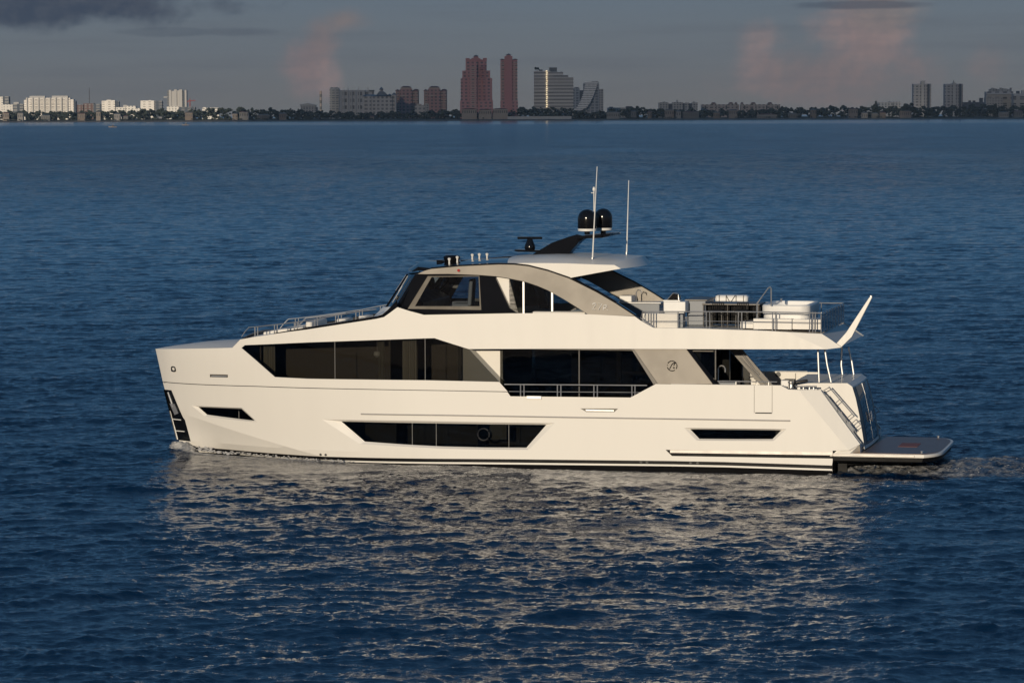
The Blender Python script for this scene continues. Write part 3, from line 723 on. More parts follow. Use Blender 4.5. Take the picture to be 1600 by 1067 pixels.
# model number in thin raised strokes
c = P(925, 484, 2.735); ux, uz = Vector((-1, 0, -0.02)), Vector((0, 0, 1)); h = 0.215
def strokes(mb, o, sl_):
    for st in sl_: mb.tube([o + ux * (a + 0.12 * b) * h + uz * b * h for a, b in st], 0.020, 6)
mb = MB()
strokes(mb, c, [[(0, .8), (.1, 1.0), (.4, 1.02), (.5, .8), (.35, .5), (0, 0), (.55, 0.02)]])
strokes(mb, c + ux * .19, [[(0, .98), (.58, 1.0), (.16, 0)]])
strokes(mb, c + ux * .38, [[(0, 0), (.06, .76), (.44, .76), (.52, .56), (.42, .36), (.06, .34)]])
mb.tube([c + ux * .52 + uz * 0.0, c + ux * .53 + uz * 0.02], 0.016, 6)
part('model_number', mb, M['plastic'])
ht = [(793, 412.4), (817, 411.2), (850, 411.2), (885, 411.6), (930, 413.4), (960, 414.2), (970, 419.8), (930, 427), (889, 434.6), (856, 423.8), (826, 416.4)]
hp = pl(ht, 2.62); mb = MB(); secs = []
for t in np.linspace(1, -1, 17):
    tp = {0: .16, 1: .2, 2: .22, 3: .22, 4: .2, 5: .16, 6: 0.0}
    secs.append([(x - (0.35 * (1 - t * t) if i in (5, 6) else 0) + (0.3 * (1 - t * t) if i == 0 else 0), 2.62 * t, z + tp.get(i, 0.0) * (1 - t ** 4) + (0.22 * (1 - t * t) if i in (8, 7, 9) else 0)) for i, (x, z) in enumerate(hp)])
mb.loft(secs); part('hardtop', mb, M['gel'], sharp=9)
# nav light
c = P(717, 422.6, 2.73); mb = MB(); mb.tube([c, c + Vector((0, .05, 0))], 0.05, 10); part('navigation_light', mb, M['red'])
# ------------------------------------------------------------------ mast, domes, radar, antennas
ma = pl([(825, 403), (836, 395), (862, 379.5), (890, 369.6), (901.4, 366.4), (913, 369), (913, 372.5), (905, 378), (895, 389), (884, 402.5)], 0.35)
mb = MB(); mb.prism(ma, -0.28, 0.35); mast = part('mast', mb, M['black'], bev=0.02)
q = pl([(903, 368.5), (958, 364.2), (958, 367.8), (945, 371), (903, 372.6)], 0.2); mb = MB(); mb.prism(q, -1.1, 0.75); mb.build('crosstree', M['black'], mast, bev=0.02)
q = pl([(804.5, 390), (846, 391), (846, 394.2), (810, 393.4), (804.5, 392.6)], 0.3); mb = MB(); mb.prism(q, -0.35, 0.35); mb.build('radar_shelf', M['black'], mast)
def dome(c, r, hgt):
    mb = MB(); pr = [(r * .96, 0), (r, 0.04), (r, hgt - r * .95)] + [(r * math.cos(a), hgt - r * .95 + r * .95 * math.sin(a)) for a in np.linspace(0.15, math.pi / 2, 9)]
    mb.lathe(c, pr, 28); o = part('satellite_dome', mb, M['radome'])
    b2 = MB(); b2.lathe(c - Vector((0, 0, 0.1)), [(r * .8, 0), (r * .97, 0.02), (r * 1.0, 0.098)], 28); b2.build('base_ring', M['plastic'], o)
    b3 = MB(); b3.lathe(c - Vector((0, 0, 0.2)), [(r * .3, 0), (r * .3, 0.1)], 14); b3.build('foot', M['black'], o)
c1 = P(917.5, 357.2, 0.45); dome(c1, 0.325, 0.66)
c2 = P(942.5, 356, -0.6); dome(c2, 0.315, 0.67)
c = P(828, 390, 0.0); mb = MB(); mb.lathe(c, [(.17, 0), (.19, .06), (.18, .15), (.12, .28), (.09, .36)], 18); rd = part('radar', mb, M['radome'])
mb = MB(); mb.rbox(c.x, 0, 0.86, 0.12, c.z + .355, c.z + .44, R(8)); mb.build('scanner_bar', M['black'], rd, bev=0.02)
for (b0, b1, y) in (((925.5, 409.5), (933, 260.5), 1.9), ((979, 400.8), (982.4, 282), -1.7)):
    a, b = P(*b0, y), P(*b1, y); mb = MB(); mb.tube([a, a.lerp(b, .4), b], 0.028, 8, r1=0.012); o = part('whip_antenna', mb, M['plastic'])
    b2 = MB(); b2.lathe(a - Vector((0, 0, .1)), [(.10, 0), (.10, .06), (.045, .1), (.04, .26)], 12); b2.build('base', M['steel'], o)
a = P(928.3, 330, -0.1); b = P(928, 294.5, -0.1); mb = MB(); mb.tube([a - Vector((0, 0, .2)), b], 0.02, 8); mb.lathe(b, [(.03, -.1), (.05, -.06), (.05, 0), (.02, .05)], 10)
mb.tube([a.lerp(b, .8) + Vector((.1, 0, 0)), a.lerp(b, .8) - Vector((.02, 0, 0))], 0.015, 6); part('mast_light', mb, M['plastic'])
for px, yb, yt, y in ((702, 417, 403, 1.6), (714.5, 414.5, 400.2, 1.3), (738, 408.5, 396.6, -.2), (749, 407.5, 395.8, -.4), (761, 407, 395.6, -.6)):
    a, b = P(px, yb, y), P(px, yt, y); hh = b.z - a.z; mb = MB(); mb.lathe((b.x, y, a.z - .08), [(.05, 0), (.035, .1), (.03, hh - .02), (.055, hh + .03), (.058, hh + .06), (.02, hh + .085)], 12); part('gps_antenna', mb, M['plastic'])
c = P(706, 412.5, 0.5); mb = MB(); mb.lathe(c - Vector((0, 0, .1)), [(.20, 0), (.2, .1), (.24, .16), (.29, .30), (.29, .36), (.22, .41), (.05, .42)], 22); part('searchlight', mb, M['radome'])
mb = MB()
for s_ in (-1, 1): mb.box(c.x + s_ * .33, c.x + s_ * .52, .35, .6, c.z + .02, c.z + .14); mb.box(c.x + s_ * .2, c.x + s_ * .34, .44, .52, c.z + .05, c.z + .1)
part('deck_horn', mb, M['black'], split='all')

# ------------------------------------------------------------------ skylounge under the arch
mb = MB(); mb.prism(pl([(775, 431.5), (795.5, 434.5), (795.5, 489.8), (810, 489.8), (797, 480)], 2.40), 2.30, 2.40); mb.mirror(); part('lounge_pillar', mb, M['gel'])
mb = MB()
for px in (817.8, 862.5):
    a = P(px, 489, 2.38); mb.box(a.x - .03, a.x + .03, 2.3, 2.36, a.z - .1, P(px, 438 if px < 830 else 455, 2.38).z + .1)
part('lounge_post', MB(), M['satin']) if False else None; mb.half = 0; h_ = mb; mb = MB(); mb.v = h_.v + [(x, -y, z) for x, y, z in h_.v]; mb.f = h_.f + [tuple(i + len(h_.v) for i in reversed(f)) for f in h_.f]; mb.m = h_.m * 2; part('lounge_post', mb, M['satin'], split='all')
for p0, p1, m in ((796, 816.5, 'glass'), (819.5, 862, 'lightglass')):
    for sgn in (1, -1):
        a, b = P(p0, 489.5, 2.36), P(p1, 489.5, 2.36); mb = MB(); zt = P(p0, 436, 2.36).z
        mb.box(b.x, a.x, sgn * 2.335, sgn * 2.345, a.z - 0.1, zt); part('lounge_window', mb, M[m])
a = P(862, 489, 2.3); mb = MB(); mb.box(a.x - .03, a.x, -2.29, 2.29, a.z - .1, a.z + 1.4); part('lounge_screen', mb, M['lightglass'])
mb = MB(); mb.box(P(990, 489, 0).x, P(795, 489, 0).x, -2.6, 2.6, 4.625, 4.66); part('upper_deck_sole', mb, M['teak'])
zU = 4.66
# bench cushions along the coaming
a, b = P(834, 489, 2.35), P(916, 491, 2.35)
mb = MB(); mb.box(a.x, b.x, 2.0, 2.55, b.z - .12, a.z + .06); part('coaming_bench', mb, M['cushion'], bev=0.03)
# galley unit below the starboard arch
a = P(970, 486, -1.4); mb = MB(); mb.box(a.x - 1.35, a.x + .1, -2.3, -1.5, zU, zU + .60); ga = part('galley_unit', mb, M['blueg'], bev=0.02)
mb = MB(); mb.box(a.x - 1.4, a.x + .12, -2.35, -1.45, zU + .605, zU + .64); mb.build('worktop', M['plastic'], ga)
q = P(994, 470, -1.7); mb = MB(); mb.tube([(q.x, -1.7, zU + .64), (q.x, -1.7, zU + .98), (q.x - .06, -1.7, zU + 1.06), (q.x - .16, -1.7, zU + 1.04), (q.x - .18, -1.7, zU + .96)], 0.02, 8); mb.build('tap', M['steel'], ga)
mb = MB(); mb.box(a.x - .35, a.x + .08, -2.25, -1.55, zU + .642, zU + .86); mb.build('icebox', M['plastic'], ga, bev=.02)
# ------------------------------------------------------------------ flybridge aft: rails and fittings
zfly = P(1100, 513.6, 3.05).z
mb = MB(); y = 2.96
rt = [(1004, 487), (1100, 487), (1200, 487.6), (1283, 489.2)]
mb.tube([P(a, b, y) for a, b in rt], 0.02, 8); mb.tube([P(a, b + 14.6, y) for a, b in ((1012, 487), (1100, 487.2), (1200, 488.4), (1283, 489.6))], 0.011, 6)
posts(mb, [(px, 513 + (px - 1000) * 0.03, 487.3) for px in (1009, 1013, 1017, 1021, 1059.6, 1104, 1108.8, 1153.7, 1158.8, 1207, 1212, 1265, 1270, 1274)], y)
a, b = P(1004, 487, y), P(1021, 512, y); mb.tube([a, P(1001, 497, y), b], 0.018, 8); q = P(1000, 498, y)
part('flybridge_rail', mb, M['steel'])
mb = MB(); rr = MB(); y0, y1 = 2.9, -2.9; xa = P(1283, 489, 2.9).x; zr = P(1283, 489, 2.9).z; zbm = P(1283, 521.5, 2.9).z
for i, y in enumerate(np.linspace(2.9, -2.9, 9)):
    rr.tube([(xa, y, zbm - .05), (xa, y, zr)], 0.018, 8)
rr.tube([(xa, 2.9, zr), (xa, -2.9, zr)], 0.02, 8); rr.tube([(xa, -2.9, zr), (P(1100, 487, -2.9).x - 1.0, -2.9, zr)], 0.02, 8)
for i in range(8):
    yy = np.linspace(2.9, -2.9, 9); mb = MB(); mb.box(xa - .006, xa + .006, yy[i] - .05, yy[i + 1] + .05, zbm + .03, zr - .05); part('wind_glass', mb, M['lightglass'])
for xx in np.linspace(xa, P(1100, 487, -2.9).x - 1, 6)[1:]: rr.tube([(xx, -2.9, zbm - .05), (xx, -2.9, zr)], 0.018, 8)
part('aft_rail', rr, M['steel'])
def on_yacht(name, label, cat, base, group=None):
    o = tag(empty(name, GW(base), YROT), label, cat, group); return o
zD = zd
# sofa with white back panels behind the rail
a, b = P(1004, 513, 2.5), P(1059, 513, 2.5); base = Vector(((a.x + b.x) / 2, 2.2, zU - .1))
t = on_yacht('sofa', 'white upholstered sofa with its back to the flybridge rail, aft of the grey arch', 'sofa', base)
lx = abs(a.x - b.x) / 2; hz = P(1030, 489.4, 2.5).z - base.z
mb = MB(); mb.box(-lx, lx, .18, .34, 0, hz); mb.build('backrest', M['cushion'], t, bev=0.03)
mb = MB(); mb.box(-lx, lx, -.45, .175, 0, .42); mb.build('seat', M['cushion'], t, bev=0.04)
mb = MB(); [mb.box(-lx + k * lx, -lx + (k + 1) * lx - .02, -.44, .16, .425, .52) for k in (0, 1)]; mb.build('cushion', M['cushion'], t, bev=0.03)
# grill cabinet
a, b = P(1036.8, 485.6, 2.2), P(1070.8, 471.6, 2.2); base = Vector(((a.x + b.x) / 2, 1.9, zD)); w2 = abs(a.x - b.x) / 2
t = on_yacht('grill_cabinet', 'white box-shaped grill cabinet with a black hood standing on its top', 'cabinet', base)
z0_, z1_ = a.z - zD, b.z - zD
mb = MB(); mb.box(-w2, w2, -.35, .3, z0_ - 0.02, z1_); mb.box(-w2 + .05, w2 - .02, -.34, .25, z0_ - .08, z0_ - .021); mb.build('cabinet', M['plastic'], t, bev=0.015)
mb = MB(); mb.box(-w2 + .1, w2 - .05, -.3, .22, 0, z0_ - .081); mb.build('plinth', M['blueg'], t)
h0, h1 = P(1044, 470, 1.9), P(1062, 459, 1.9); hw = abs(h0.x - h1.x) / 2; cx = (h0.x + h1.x) / 2 - base.x
mb = MB(); mb.prism([(cx + hw, z1_ + .05), (cx + hw * .4, z1_ + .2), (cx - hw * .1, z1_ + .27), (cx - hw * .8, z1_ + .25), (cx - hw, z1_ + .18), (cx - hw, z1_ + .05)], -.26, .22); mb.build('hood', M['radome'], t, bev=0.02)
mb = MB(); mb.box(cx - hw - .06, cx + hw + .12, -.3, .27, z1_ + .003, z1_ + .048); mb.build('top_tray', M['plastic'], t)
mb = MB(); mb.tube([(cx + hw, .24, z1_ + .05), (cx - hw * .1, .24, z1_ + .29), (cx - hw * .9, .24, z1_ + .27), (cx - hw - .01, .24, z1_ + .06)], 0.015, 6); mb.build('handle', M['steel'], t)
# bar cabinet, the blue of its shaded aft face put into the colour
a, b = P(1063, 512, 1.6), P(1091, 512, 1.6)
base = Vector((a.x - .5, 0.9, zD)); t = on_yacht('bar_cabinet', 'shaded blue-grey bar cabinet between grill and black woven counter', 'cabinet', base)
mb = MB(); mb.box(-.35, .3, -1.1, .6, 0, .86); mb.build('cabinet', M['blueg'], t, bev=0.02)
mb = MB(); mb.box(-.4, .35, -1.15, .65, .863, .90); mb.build('worktop', M['greydk'], t)
# woven bar counter with tall frame
a, b = P(1097, 512, 1.7), P(1187, 512, 1.7); base = Vector(((a.x + b.x) / 2, 1.0, zD)); L2 = abs(a.x - b.x) / 2; hz = P(1140, 474.5, 1.7).z - zD
t = on_yacht('bar_counter', 'black woven bar counter with upright slats and a thin top on the flybridge', 'bar counter', base)
mb = MB(); mb.box(-L2, L2, -.6, .72, hz - .05, hz); mb.build('top', M['greydk'], t, bev=0.01)
mb = MB(); mb.box(-L2 + .04, L2 - .04, -.55, .14, .06, hz - .052)
for k in range(26):
    x = -L2 + .06 + (2 * L2 - .12) * k / 25; mb.box(x - .018, x + .018, .145, .2 + .04 * (k % 3), .1, hz - .052)
mb.build('slat_panel', M['rattan'], t)
for x, y in ((-L2 + .04, .68), (L2 - .04, .68), (-L2 + .04, -.55), (L2 - .04, -.55), (L2 * .12, .68), (-L2 * .55, .68)):
    mb = MB(); mb.tube([(x, y, 0), (x, y, hz - .052)], 0.018, 8); mb.build('leg', M['greydk'], t)
def stool(x, lab):
    b = Vector((base.x + x, 1.95, zD)); s_ = on_yacht('bar_stool', lab, 'stool', b, 'stools along the woven bar counter')
    mb = MB(); mb.box(-.2, .2, -.2, .2, .56, .6); mb.build('seat', M['rattan'], s_, bev=0.015)
    for u in (-.17, .17):
        for v in (-.17, .17): mb = MB(); mb.tube([(u * 1.1, v * 1.1, 0), (u, v, .557)], .016, 6); mb.build('leg', M['trim'], s_)
    mb = MB()
    for k in range(6): mb.box(-.19 + k * .072, -.165 + k * .072, -.2, -.18, .603, .80)
    mb.box(-.2, .2, -.205, -.175, .803, .83); mb.build('backrest', M['rattan'], s_)
stool(.42, 'black bar stool at the woven counter, nearer the bow'); stool(-.42, 'black bar stool at the woven counter, nearer the hot tub')
# life raft canister
a, b = P(1119, 472.5, -2.2), P(1170.5, 461, -2.2); base = Vector(((a.x + b.x) / 2, -2.2, a.z)); w2 = abs(a.x - b.x) / 2; hh = b.z - a.z
t = on_yacht('life_raft', 'white strapped life raft canister beyond the black woven counter', 'life raft', base)
mb = MB(); mb.box(-w2, w2, -.32, .32, 0, hh); mb.build('canister', M['plastic'], t, bev=0.09)
mb = MB()
for s0, s1 in ((-.75, -.75), (-.3, -.3), (.3, .3), (.72, .72), (-.25, .05), (.3, .05)): mb.tube([(s0 * w2, .335, hh), (s1 * w2, .335, 0.0)], 0.014, 6)
mb.build('strap', M['greydk'], t)
mb = MB(); mb.box(-w2 * .8, w2 * .8, -.25, .25, zD - a.z, -.003); mb.build('cradle', M['greydk'], t)
# hot tub with steps
a, b = P(1190, 498.5, 2.35), P(1264, 477, 2.35); L2 = abs(a.x - b.x) / 2; cx = (a.x + b.x) / 2; base = Vector((cx, 1.0, zD))
t = on_yacht('hot_tub', 'round cornered white hot tub on a cream plinth at the aft end of the flybridge', 'hot tub', base)
zt, zm = b.z - zD, a.z - zD
def rr_sec(lx, ly, r, z, n=6):
    out = []
    for sx, sy, a0 in ((1, 1, 0), (-1, 1, 90), (-1, -1, 180), (1, -1, 270)):
        for k in range(n + 1): q = R(a0 + 90 * k / n); out.append((sx * (lx - r) + r * math.cos(q), sy * (ly - r) + r * math.sin(q), z))
    return out
tw = 1.35
mb = MB(); mb.loft([rr_sec(L2 * .97, tw * .97, .3, zm * .0 + .2), rr_sec(L2 * .97, tw * .97, .3, zt - .33), rr_sec(L2 * 1.0, tw, .3, zt - .3), rr_sec(L2 * 1.02, tw * 1.01, .3, zt - .2), rr_sec(L2 * 1.02, tw * 1.01, .3, zt - .04), rr_sec(L2 * .99, tw * .98, .3, zt), rr_sec(L2 * .85, tw * .88, .3, zt - .005), rr_sec(L2 * .8, tw * .84, .28, zt - .25)]); mb.build('tub', M['plastic'], t, sharp=25)
mb = MB()
for yv in (.5, .35): mb.lathe((0.4, -yv, zt), [(.02, 0), (.02, .1), (.03, .12)], 8)
mb.build('valve', M['steel'], t)
a, b = P(1177, 518, 2.75), P(1237, 498.5, 2.75); e = P(1283, 498, 2.75)
mb = MB(); mb.box(a.x - cx, b.x - cx, tw + .02, 1.75, 0, b.z - zD); mb.box(a.x - cx + .06, a.x - cx + .5, -.6, tw, 0, .22); mb.box(b.x - cx - .005, e.x - cx, .3, 1.6, 0, b.z - zD - .02); mb.box(-L2, L2, -1.3, tw, 0, .19); mb.build('plinth', M['gel'], t, bev=0.012)
yh = 2.5 - 1.0
mb = MB(); mb.tube([P(1182.8, 499, 2.5) - base, P(1182.8, 474, 2.5) - base, P(1200.5, 450, 2.5) - base, P(1203, 448.8, 2.5) - base, P(1205, 450.5, 2.5) - base, P(1205, 478, 2.5) - base], 0.024, 8); mb.build('handrail', M['steel'], t)
# ------------------------------------------------------------------ foredeck rails and cushions
mb = MB()
tp = [(377.5, 526), (383, 518), (389, 511.4), (400, 510.6), (431, 507.2), (462, 503.5), (494, 499), (526, 492.5), (560, 487), (588, 483)]
yf = lambda px: G(S(px, 515).x, 3.9) - 0.12
mb.tube([P(a, b, yf(a)) for a, b in tp], 0.018, 8)
for px, yb, yt in ((398.4, 526, 511), (402.7, 525.5, 510.8), (429, 521.5, 507.6), (433.3, 521, 507.2), (460, 517, 504), (464.5, 516.5, 503.6), (492, 512.5, 499.6), (496.3, 512, 499), (524.4, 507.5, 493), (528.7, 507, 492.6), (556, 502, 488)):
    y = yf(px); a, b = P(px, yb, y), P(px, yt, y); mb.tube([a, (a.x, y, b.z)], 0.02, 8)
mb.mirror(); part('foredeck_rail', mb, M['steel'])
def deck_item(px0, px1, py, y, h, wy, name, m, dz=0.0):
    a, b = P(px0, py, y), P(px1, py, y); return a, b
a, b = P(412, 521, 1.2), P(475, 510.5, 1.2)
t = on_yacht('sun_pad', 'long white sun pad on the sloping foredeck behind the bow rail', 'sun pad', Vector(((a.x + b.x) / 2, 0, (a.z + b.z) / 2)))
sl_ = (b.z - a.z) / (b.x - a.x); w2 = abs(a.x - b.x) / 2
mb = MB()
for k in range(3):
    u0, u1 = w2 - k * 2 * w2 / 3, w2 - (k + 1) * 2 * w2 / 3 + .02
    mb.loft([[(u, -1.25, u * sl_ - .1), (u, 1.25, u * sl_ - .1), (u, 1.25, u * sl_ + .05), (u, -1.25, u * sl_ + .05)] for u in (u0, u1)])
mb.build('mattress', M['cushion'], t, bev=0.03)
a = P(482, 507.5, 1.0)
mb = MB(); mb.loft([rr_sec(.12, 1.0, .1, a.z - GW((0, 0, 0)).z - (t.location.z) + zz, 3) for zz in (-.12, .0, .1)]); mb.v = [(x + a.x - (YO - t.location).length * 0 - 0, y, z) for x, y, z in mb.v]
mb.v = [(x - (P(412, 521, 1.2).x + P(475, 510.5, 1.2).x) / 2, y, z) for x, y, z in mb.v]; mb.build('bolster', M['cushion'], t, bev=0.03)
for k, (px0, px1, py, lab) in enumerate(((532, 546, 500.5, 'white foredeck seat cushion lying farthest forward of the two by the windscreen'), (566, 578, 496, 'small white foredeck cushion lying nearest the windscreen'))):
    a, b = P(px0, py, 0.8), P(px1, py, 0.8); t = on_yacht('seat_cushion', lab, 'cushion', Vector(((a.x + b.x) / 2, 0.8, a.z - .06)), 'loose cushions on the foredeck')
    w2 = abs(a.x - b.x) / 2; mb = MB(); mb.box(-w2, w2, -.5, .5, 0, .14); mb.build('cushion', M['cushion'], t, bev=0.04)
mb = MB(); a = P(540, 503.5, 0.6); b = P(590, 496, .6); mb.prism([(a.x, a.z - .2), (a.x, a.z), (b.x, b.z), (b.x, b.z - .2)], -1.6, 1.6); part('foredeck_seat', mb, M['greyfab'], bev=.03)
q = P(472, 508, -.6); mb = MB(); mb.tube([P(467, 508, -.8), P(478, 497, -.8), P(492, 495.5, -.8), P(540, 489, -.8)], 0.03, 8); part('deck_handrail', mb, M['steel'])
# bow fairlead
c = S(271.2, 576.5); mb = MB(); n_ = 16
cc = Vector((c.x, G(c.x, c.y), c.y)); tv = Vector((0.1, G(c.x + .1, c.y) - cc.y, 0)).normalized(); nv = Vector((-tv.y, tv.x, 0)); nv = nv if nv.y > 0 else -nv
def oval(r0, r1, d): return [cc + tv * (r0 * math.copysign(abs(math.cos(t)) ** .6, math.cos(t))) + Vector((0, 0, r1 * math.copysign(abs(math.sin(t)) ** .6, math.sin(t)))) + nv * d for t in np.linspace(0, 2 * math.pi, n_, endpoint=False)]
mb.loft([oval(.14, .10, -.02), oval(.14, .10, .02), oval(.09, .055, .02), oval(.085, .05, -.06)], caps=False); mb.add(oval(.085, .05, -.06), [tuple(range(n_))]); mb.mirror(); part('fairlead', mb, M['trim'])
# ------------------------------------------------------------------ aft cockpit, transom and swim platform
xC = P(1119, 600, 2.9).x
mb = MB(); mb.box(-0.1, 4.0 - .001, -2.95, 2.95, 1.70, 1.76); part('cockpit_sole', mb, M['teak'])
bw = []
xb0 = S(1222, 602).x; zbw = S(1200, 602).y
mb = MB(); mb.box(xb0, 5.4, 2.9, 3.08, 1.5, zbw - .004); part('bulwark', mb, M['gel'], bev=0.01); xf0 = P(1279, 590, -3.0).x; mb = MB(); mb.box(xf0, 5.4, -3.08, -2.9, 1.5, zbw - .004); part('bulwark', mb, M['gel'], bev=0.01)
mb = MB(); mb.box(1.2, 1.24, -2.895, -2.88, 1.8, zbw - .05); c = P(1216, 585, -2.88); mb.tube([(c.x, -2.9, c.z), (c.x, -2.86, c.z)], 0.09, 14); part('locker_fitting', mb, M['trim'])
mb = MB()
for px in (1183, 1243): q = P(px, 590, -2.88); mb.box(q.x - .012, q.x + .012, -2.893, -2.875, 1.8, zbw - .05)
part('locker_seam', mb, M['greydk'], split='all')
# aft salon bulkhead: glass doors with posts
xD = P(1105, 570, 0).x
for y0_, y1_ in ((-2.6, -.9), (-.88, .88), (.9, 2.6)):
    mb = MB(); mb.box(xD - .01, xD + .01, y0_, y1_, 1.8, 4.0); part('salon_door', mb, M['lightglass'])
mb = MB()
for y in (-2.65, -.89, .89): mb.box(xD - .03, xD + .03, y - .03, y + .03, 1.76, 4.02)
part('door_post', mb, M['trim'], split='all')
mb = MB(); mb.prism(pl([(1079.6, 545), (1094.5, 545), (1094.5, 566)], 2.7), 2.55, 2.7); mb.mirror(); part('corner_panel', mb, M['gel'])
# side console with tap
a, b = P(1120, 596, 2.3), P(1153, 588, 2.3); mb = MB(); mb.box(a.x, b.x, 1.8, 2.6, 1.76, zbw + .05); co = part('cockpit_bar', mb, M['blueg'], bev=.01)
q = P(1122, 594, 2.2); e = P(1133, 577, 2.2); mb = MB(); r_ = abs(q.x - e.x) / 2
mb.tube([(q.x, 2.2, zbw), (q.x, 2.2, e.z)] + [(q.x - r_ + r_ * math.cos(t), 2.2, e.z + r_ * math.sin(t)) for t in np.linspace(.2, math.pi, 8)] + [(e.x, 2.2, e.z - .1)], 0.025, 8); mb.build('tap', M['steel'], co)
# stair to the flybridge
for y in (0.35, -0.55):
    mb = MB(); mb.prism(pl([(1139, 545), (1159, 545), (1209, 603), (1190, 603)], y), y - .05, y + .05); st = part('stair_stringer', mb, M['greydk'])
a, b = P(1150, 547, 0), P(1199, 603, 0)
for k in range(8):
    t_ = (k + .5) / 8; q = a.lerp(b, t_); mb = MB(); mb.box(q.x - .14, q.x + .14, -.49, .29, q.z - .02, q.z + .02); part('stair_tread', mb, M['teak'])
mb = MB()
for y in (.45, -.65):
    mb.tube([P(1160, 553, y), P(1178, 577, y), P(1186, 585, y)], 0.028, 8); mb.tube([P(1156, 559, y), P(1200, 604, y)], 0.022, 8)
part('stair_handrail', mb, M['steel'], split='all')
mb = MB(); q = P(1135, 570, -0.6); mb.box(q.x - .12, q.x + .12, -.7, -.5, 1.76, 4.0); q = P(1115, 570, -.9); mb.box(q.x - .04, q.x + .04, -1, -.9, 1.76, 4.0); part('cockpit_column', mb, M['trim'], split='all')
mb = MB()
for p, q in (((1108, 590), (1128, 558)), ((1146, 558), (1172, 592))):
    a, b = P(*p, -2.85), P(*q, -2.85); mb.loft([[(v.x + s * .18, -2.85, v.z), (v.x + s * .18, -2.75, v.z), (v.x - s * .18, -2.75, v.z), (v.x - s * .18, -2.85, v.z)] for v in (a, b) for s in (1,)])
part('sun_patch_strip', mb, M['gel'], split='all')  # slanted white strips standing in for sun patches on the far bulwark
# transom block with curved glass door
y0_ = 2.0
blk = pl([(1236, 598.5), (1324, 598.6), (1331.5, 604), (1337, 622), (1343, 650), (1348, 680), (1351, 702)], y0_)
xq_, zq_ = blk[0]
prof = [(xq_, zq_)] + blk[1:] + [(xq_, blk[-1][1])]
mb = MB()
secs = []
for t_ in np.linspace(1, -1, 11):
    secs.append([(x - (0.04 * (1 - t_ * t_) if 1 <= i <= len(blk) - 1 else 0), y0_ * t_, z) for i, (x, z) in enumerate(prof)])
mb.loft(secs); blk_o = part('transom_block', mb, M['gel'], sharp=15)
def tg(t_, i0, i1, d, n=12):
    pts = [blk[2], blk[3], blk[4], blk[5], blk[6]]; zz = [p[1] for p in pts][::-1]; xx = [p[0] for p in pts][::-1]
    return [(float(np.interp(z, zz, xx)) - 0.04 * (1 - t_ * t_) - d, y0_ * t_, z) for z in np.linspace(blk[2][1] + i0, blk[6][1] + .10 + i1, n)]
for t0, t1, m, nm, d in ((.97, .72, 'greydk', 'door_frame', .012), (-.72, -.97, 'greydk', 'door_frame', .012), (.72, .02, 'blackglass', 'transom_door', .02), (-.02, -.72, 'blackglass', 'transom_door', .02)):
    if 'blackglass' not in M: M['blackglass'] = glass_mat('transom_glass', (0.1, 0.12, 0.14), body=(0.012, 0.016, 0.022), bodyf=0.9)
    mb = MB(); mb.loft([tg(t_, -.04, .02, d) for t_ in np.linspace(t0, t1, 6)], caps=False, closed=False); part(nm, mb, M[m])
mb = MB(); mb.tube(tg(0, -.04, .02, .022), 0.010, 6); part('door_seam', mb, M['satin'])
q = tg(0.0, 0, 0, .09, 20)[11]; mb = MB(); emblem(mb, Vector(q), Vector((0, -1, 0)), Vector((0.12, 0, 1)).normalized(), Vector((-1, 0, .12)).normalized(), 0.17); part('emblem', mb, M['satin'])
# outer quarter wings, steps, stair rails
xw0 = S(1282, 609.5); xw1 = S(1344, 694)
mb = MB()
for sgn in (1, -1):
    secs = []
    for q in (S(1222, 602.3), S(1232, 608.6), S(1282, 609.6), S(1300, 634), S(1322, 664), S(1344, 694)):
        g_ = G(q.x, q.y); secs.append([(q.x, sgn * g_, q.y), (q.x, sgn * min(2.85, g_ - .1), q.y)])
    mb.loft(secs, caps=False, closed=False)
    mb.add([(xw1.x, sgn * 2.62, xw1.y), (xw0.x, sgn * 2.78, xw0.y), (xw0.x + 1.5, sgn * 2.86, xw0.y), (xw0.x + 1.5, sgn * 2.86, xw1.y)], [(0, 1, 2, 3)])
    mb.add([(xw1.x, sgn * G(*xw1), xw1.y), (xw1.x, sgn * 2.62, xw1.y), (xw1.x, sgn * 2.62, .5), (xw1.x, sgn * G(xw1.x, xw1.y), .5)], [(0, 1, 2, 3)])
part('quarter_wing', mb, M['gel'], fix=False, sharp=10)
mb = MB(); n_s = 7
for k in range(n_s):
    x = xw0.x - (xw0.x - xw1.x) * k / n_s; z = xw0.y - .15 - (xw0.y - .15 - 0.75) * (k + 1) / n_s
    for sgn in (1, -1): mb.box(x - (xw0.x - xw1.x) / n_s + .001, x + .05, sgn * 1.9, sgn * 2.6, z - .15, z)
part('transom_steps', mb, M['teak'], split='all')
mb = MB()
for (p0, p1, off) in (((1283, 609), (1336, 672), 0), ((1295, 604), (1335, 650), 0), ((1338, 655), (1345, 663), 0)):
    mb.tube([P(*p0, 2.62), P(*p1, 2.62)], 0.02, 8)
for p, q in (((1285, 611), (1296, 605)), ((1302, 633), (1312, 624)), ((1321, 655), (1332, 646)), ((1328, 664), (1338, 655)), ((1334, 671), (1345, 663))):
    mb.tube([P(*p, 2.62), P(*q, 2.62)], 0.014, 6)
mb.mirror(); part('transom_stair_rail', mb, M['steel'])
mb = MB()
for t0_, t1_ in ((.08, .42), (.45, .68), (.71, .92)):
    a, b = P(1287, 611, 2.66), P(1338, 674, 2.66); u, v = a.lerp(b, t0_), a.lerp(b, t1_); mb.loft([[(q.x, 2.62, q.z), (q.x, 2.66, q.z), (q.x, 2.66, q.z - .14), (q.x, 2.62, q.z - .14)] for q in (u, v)])
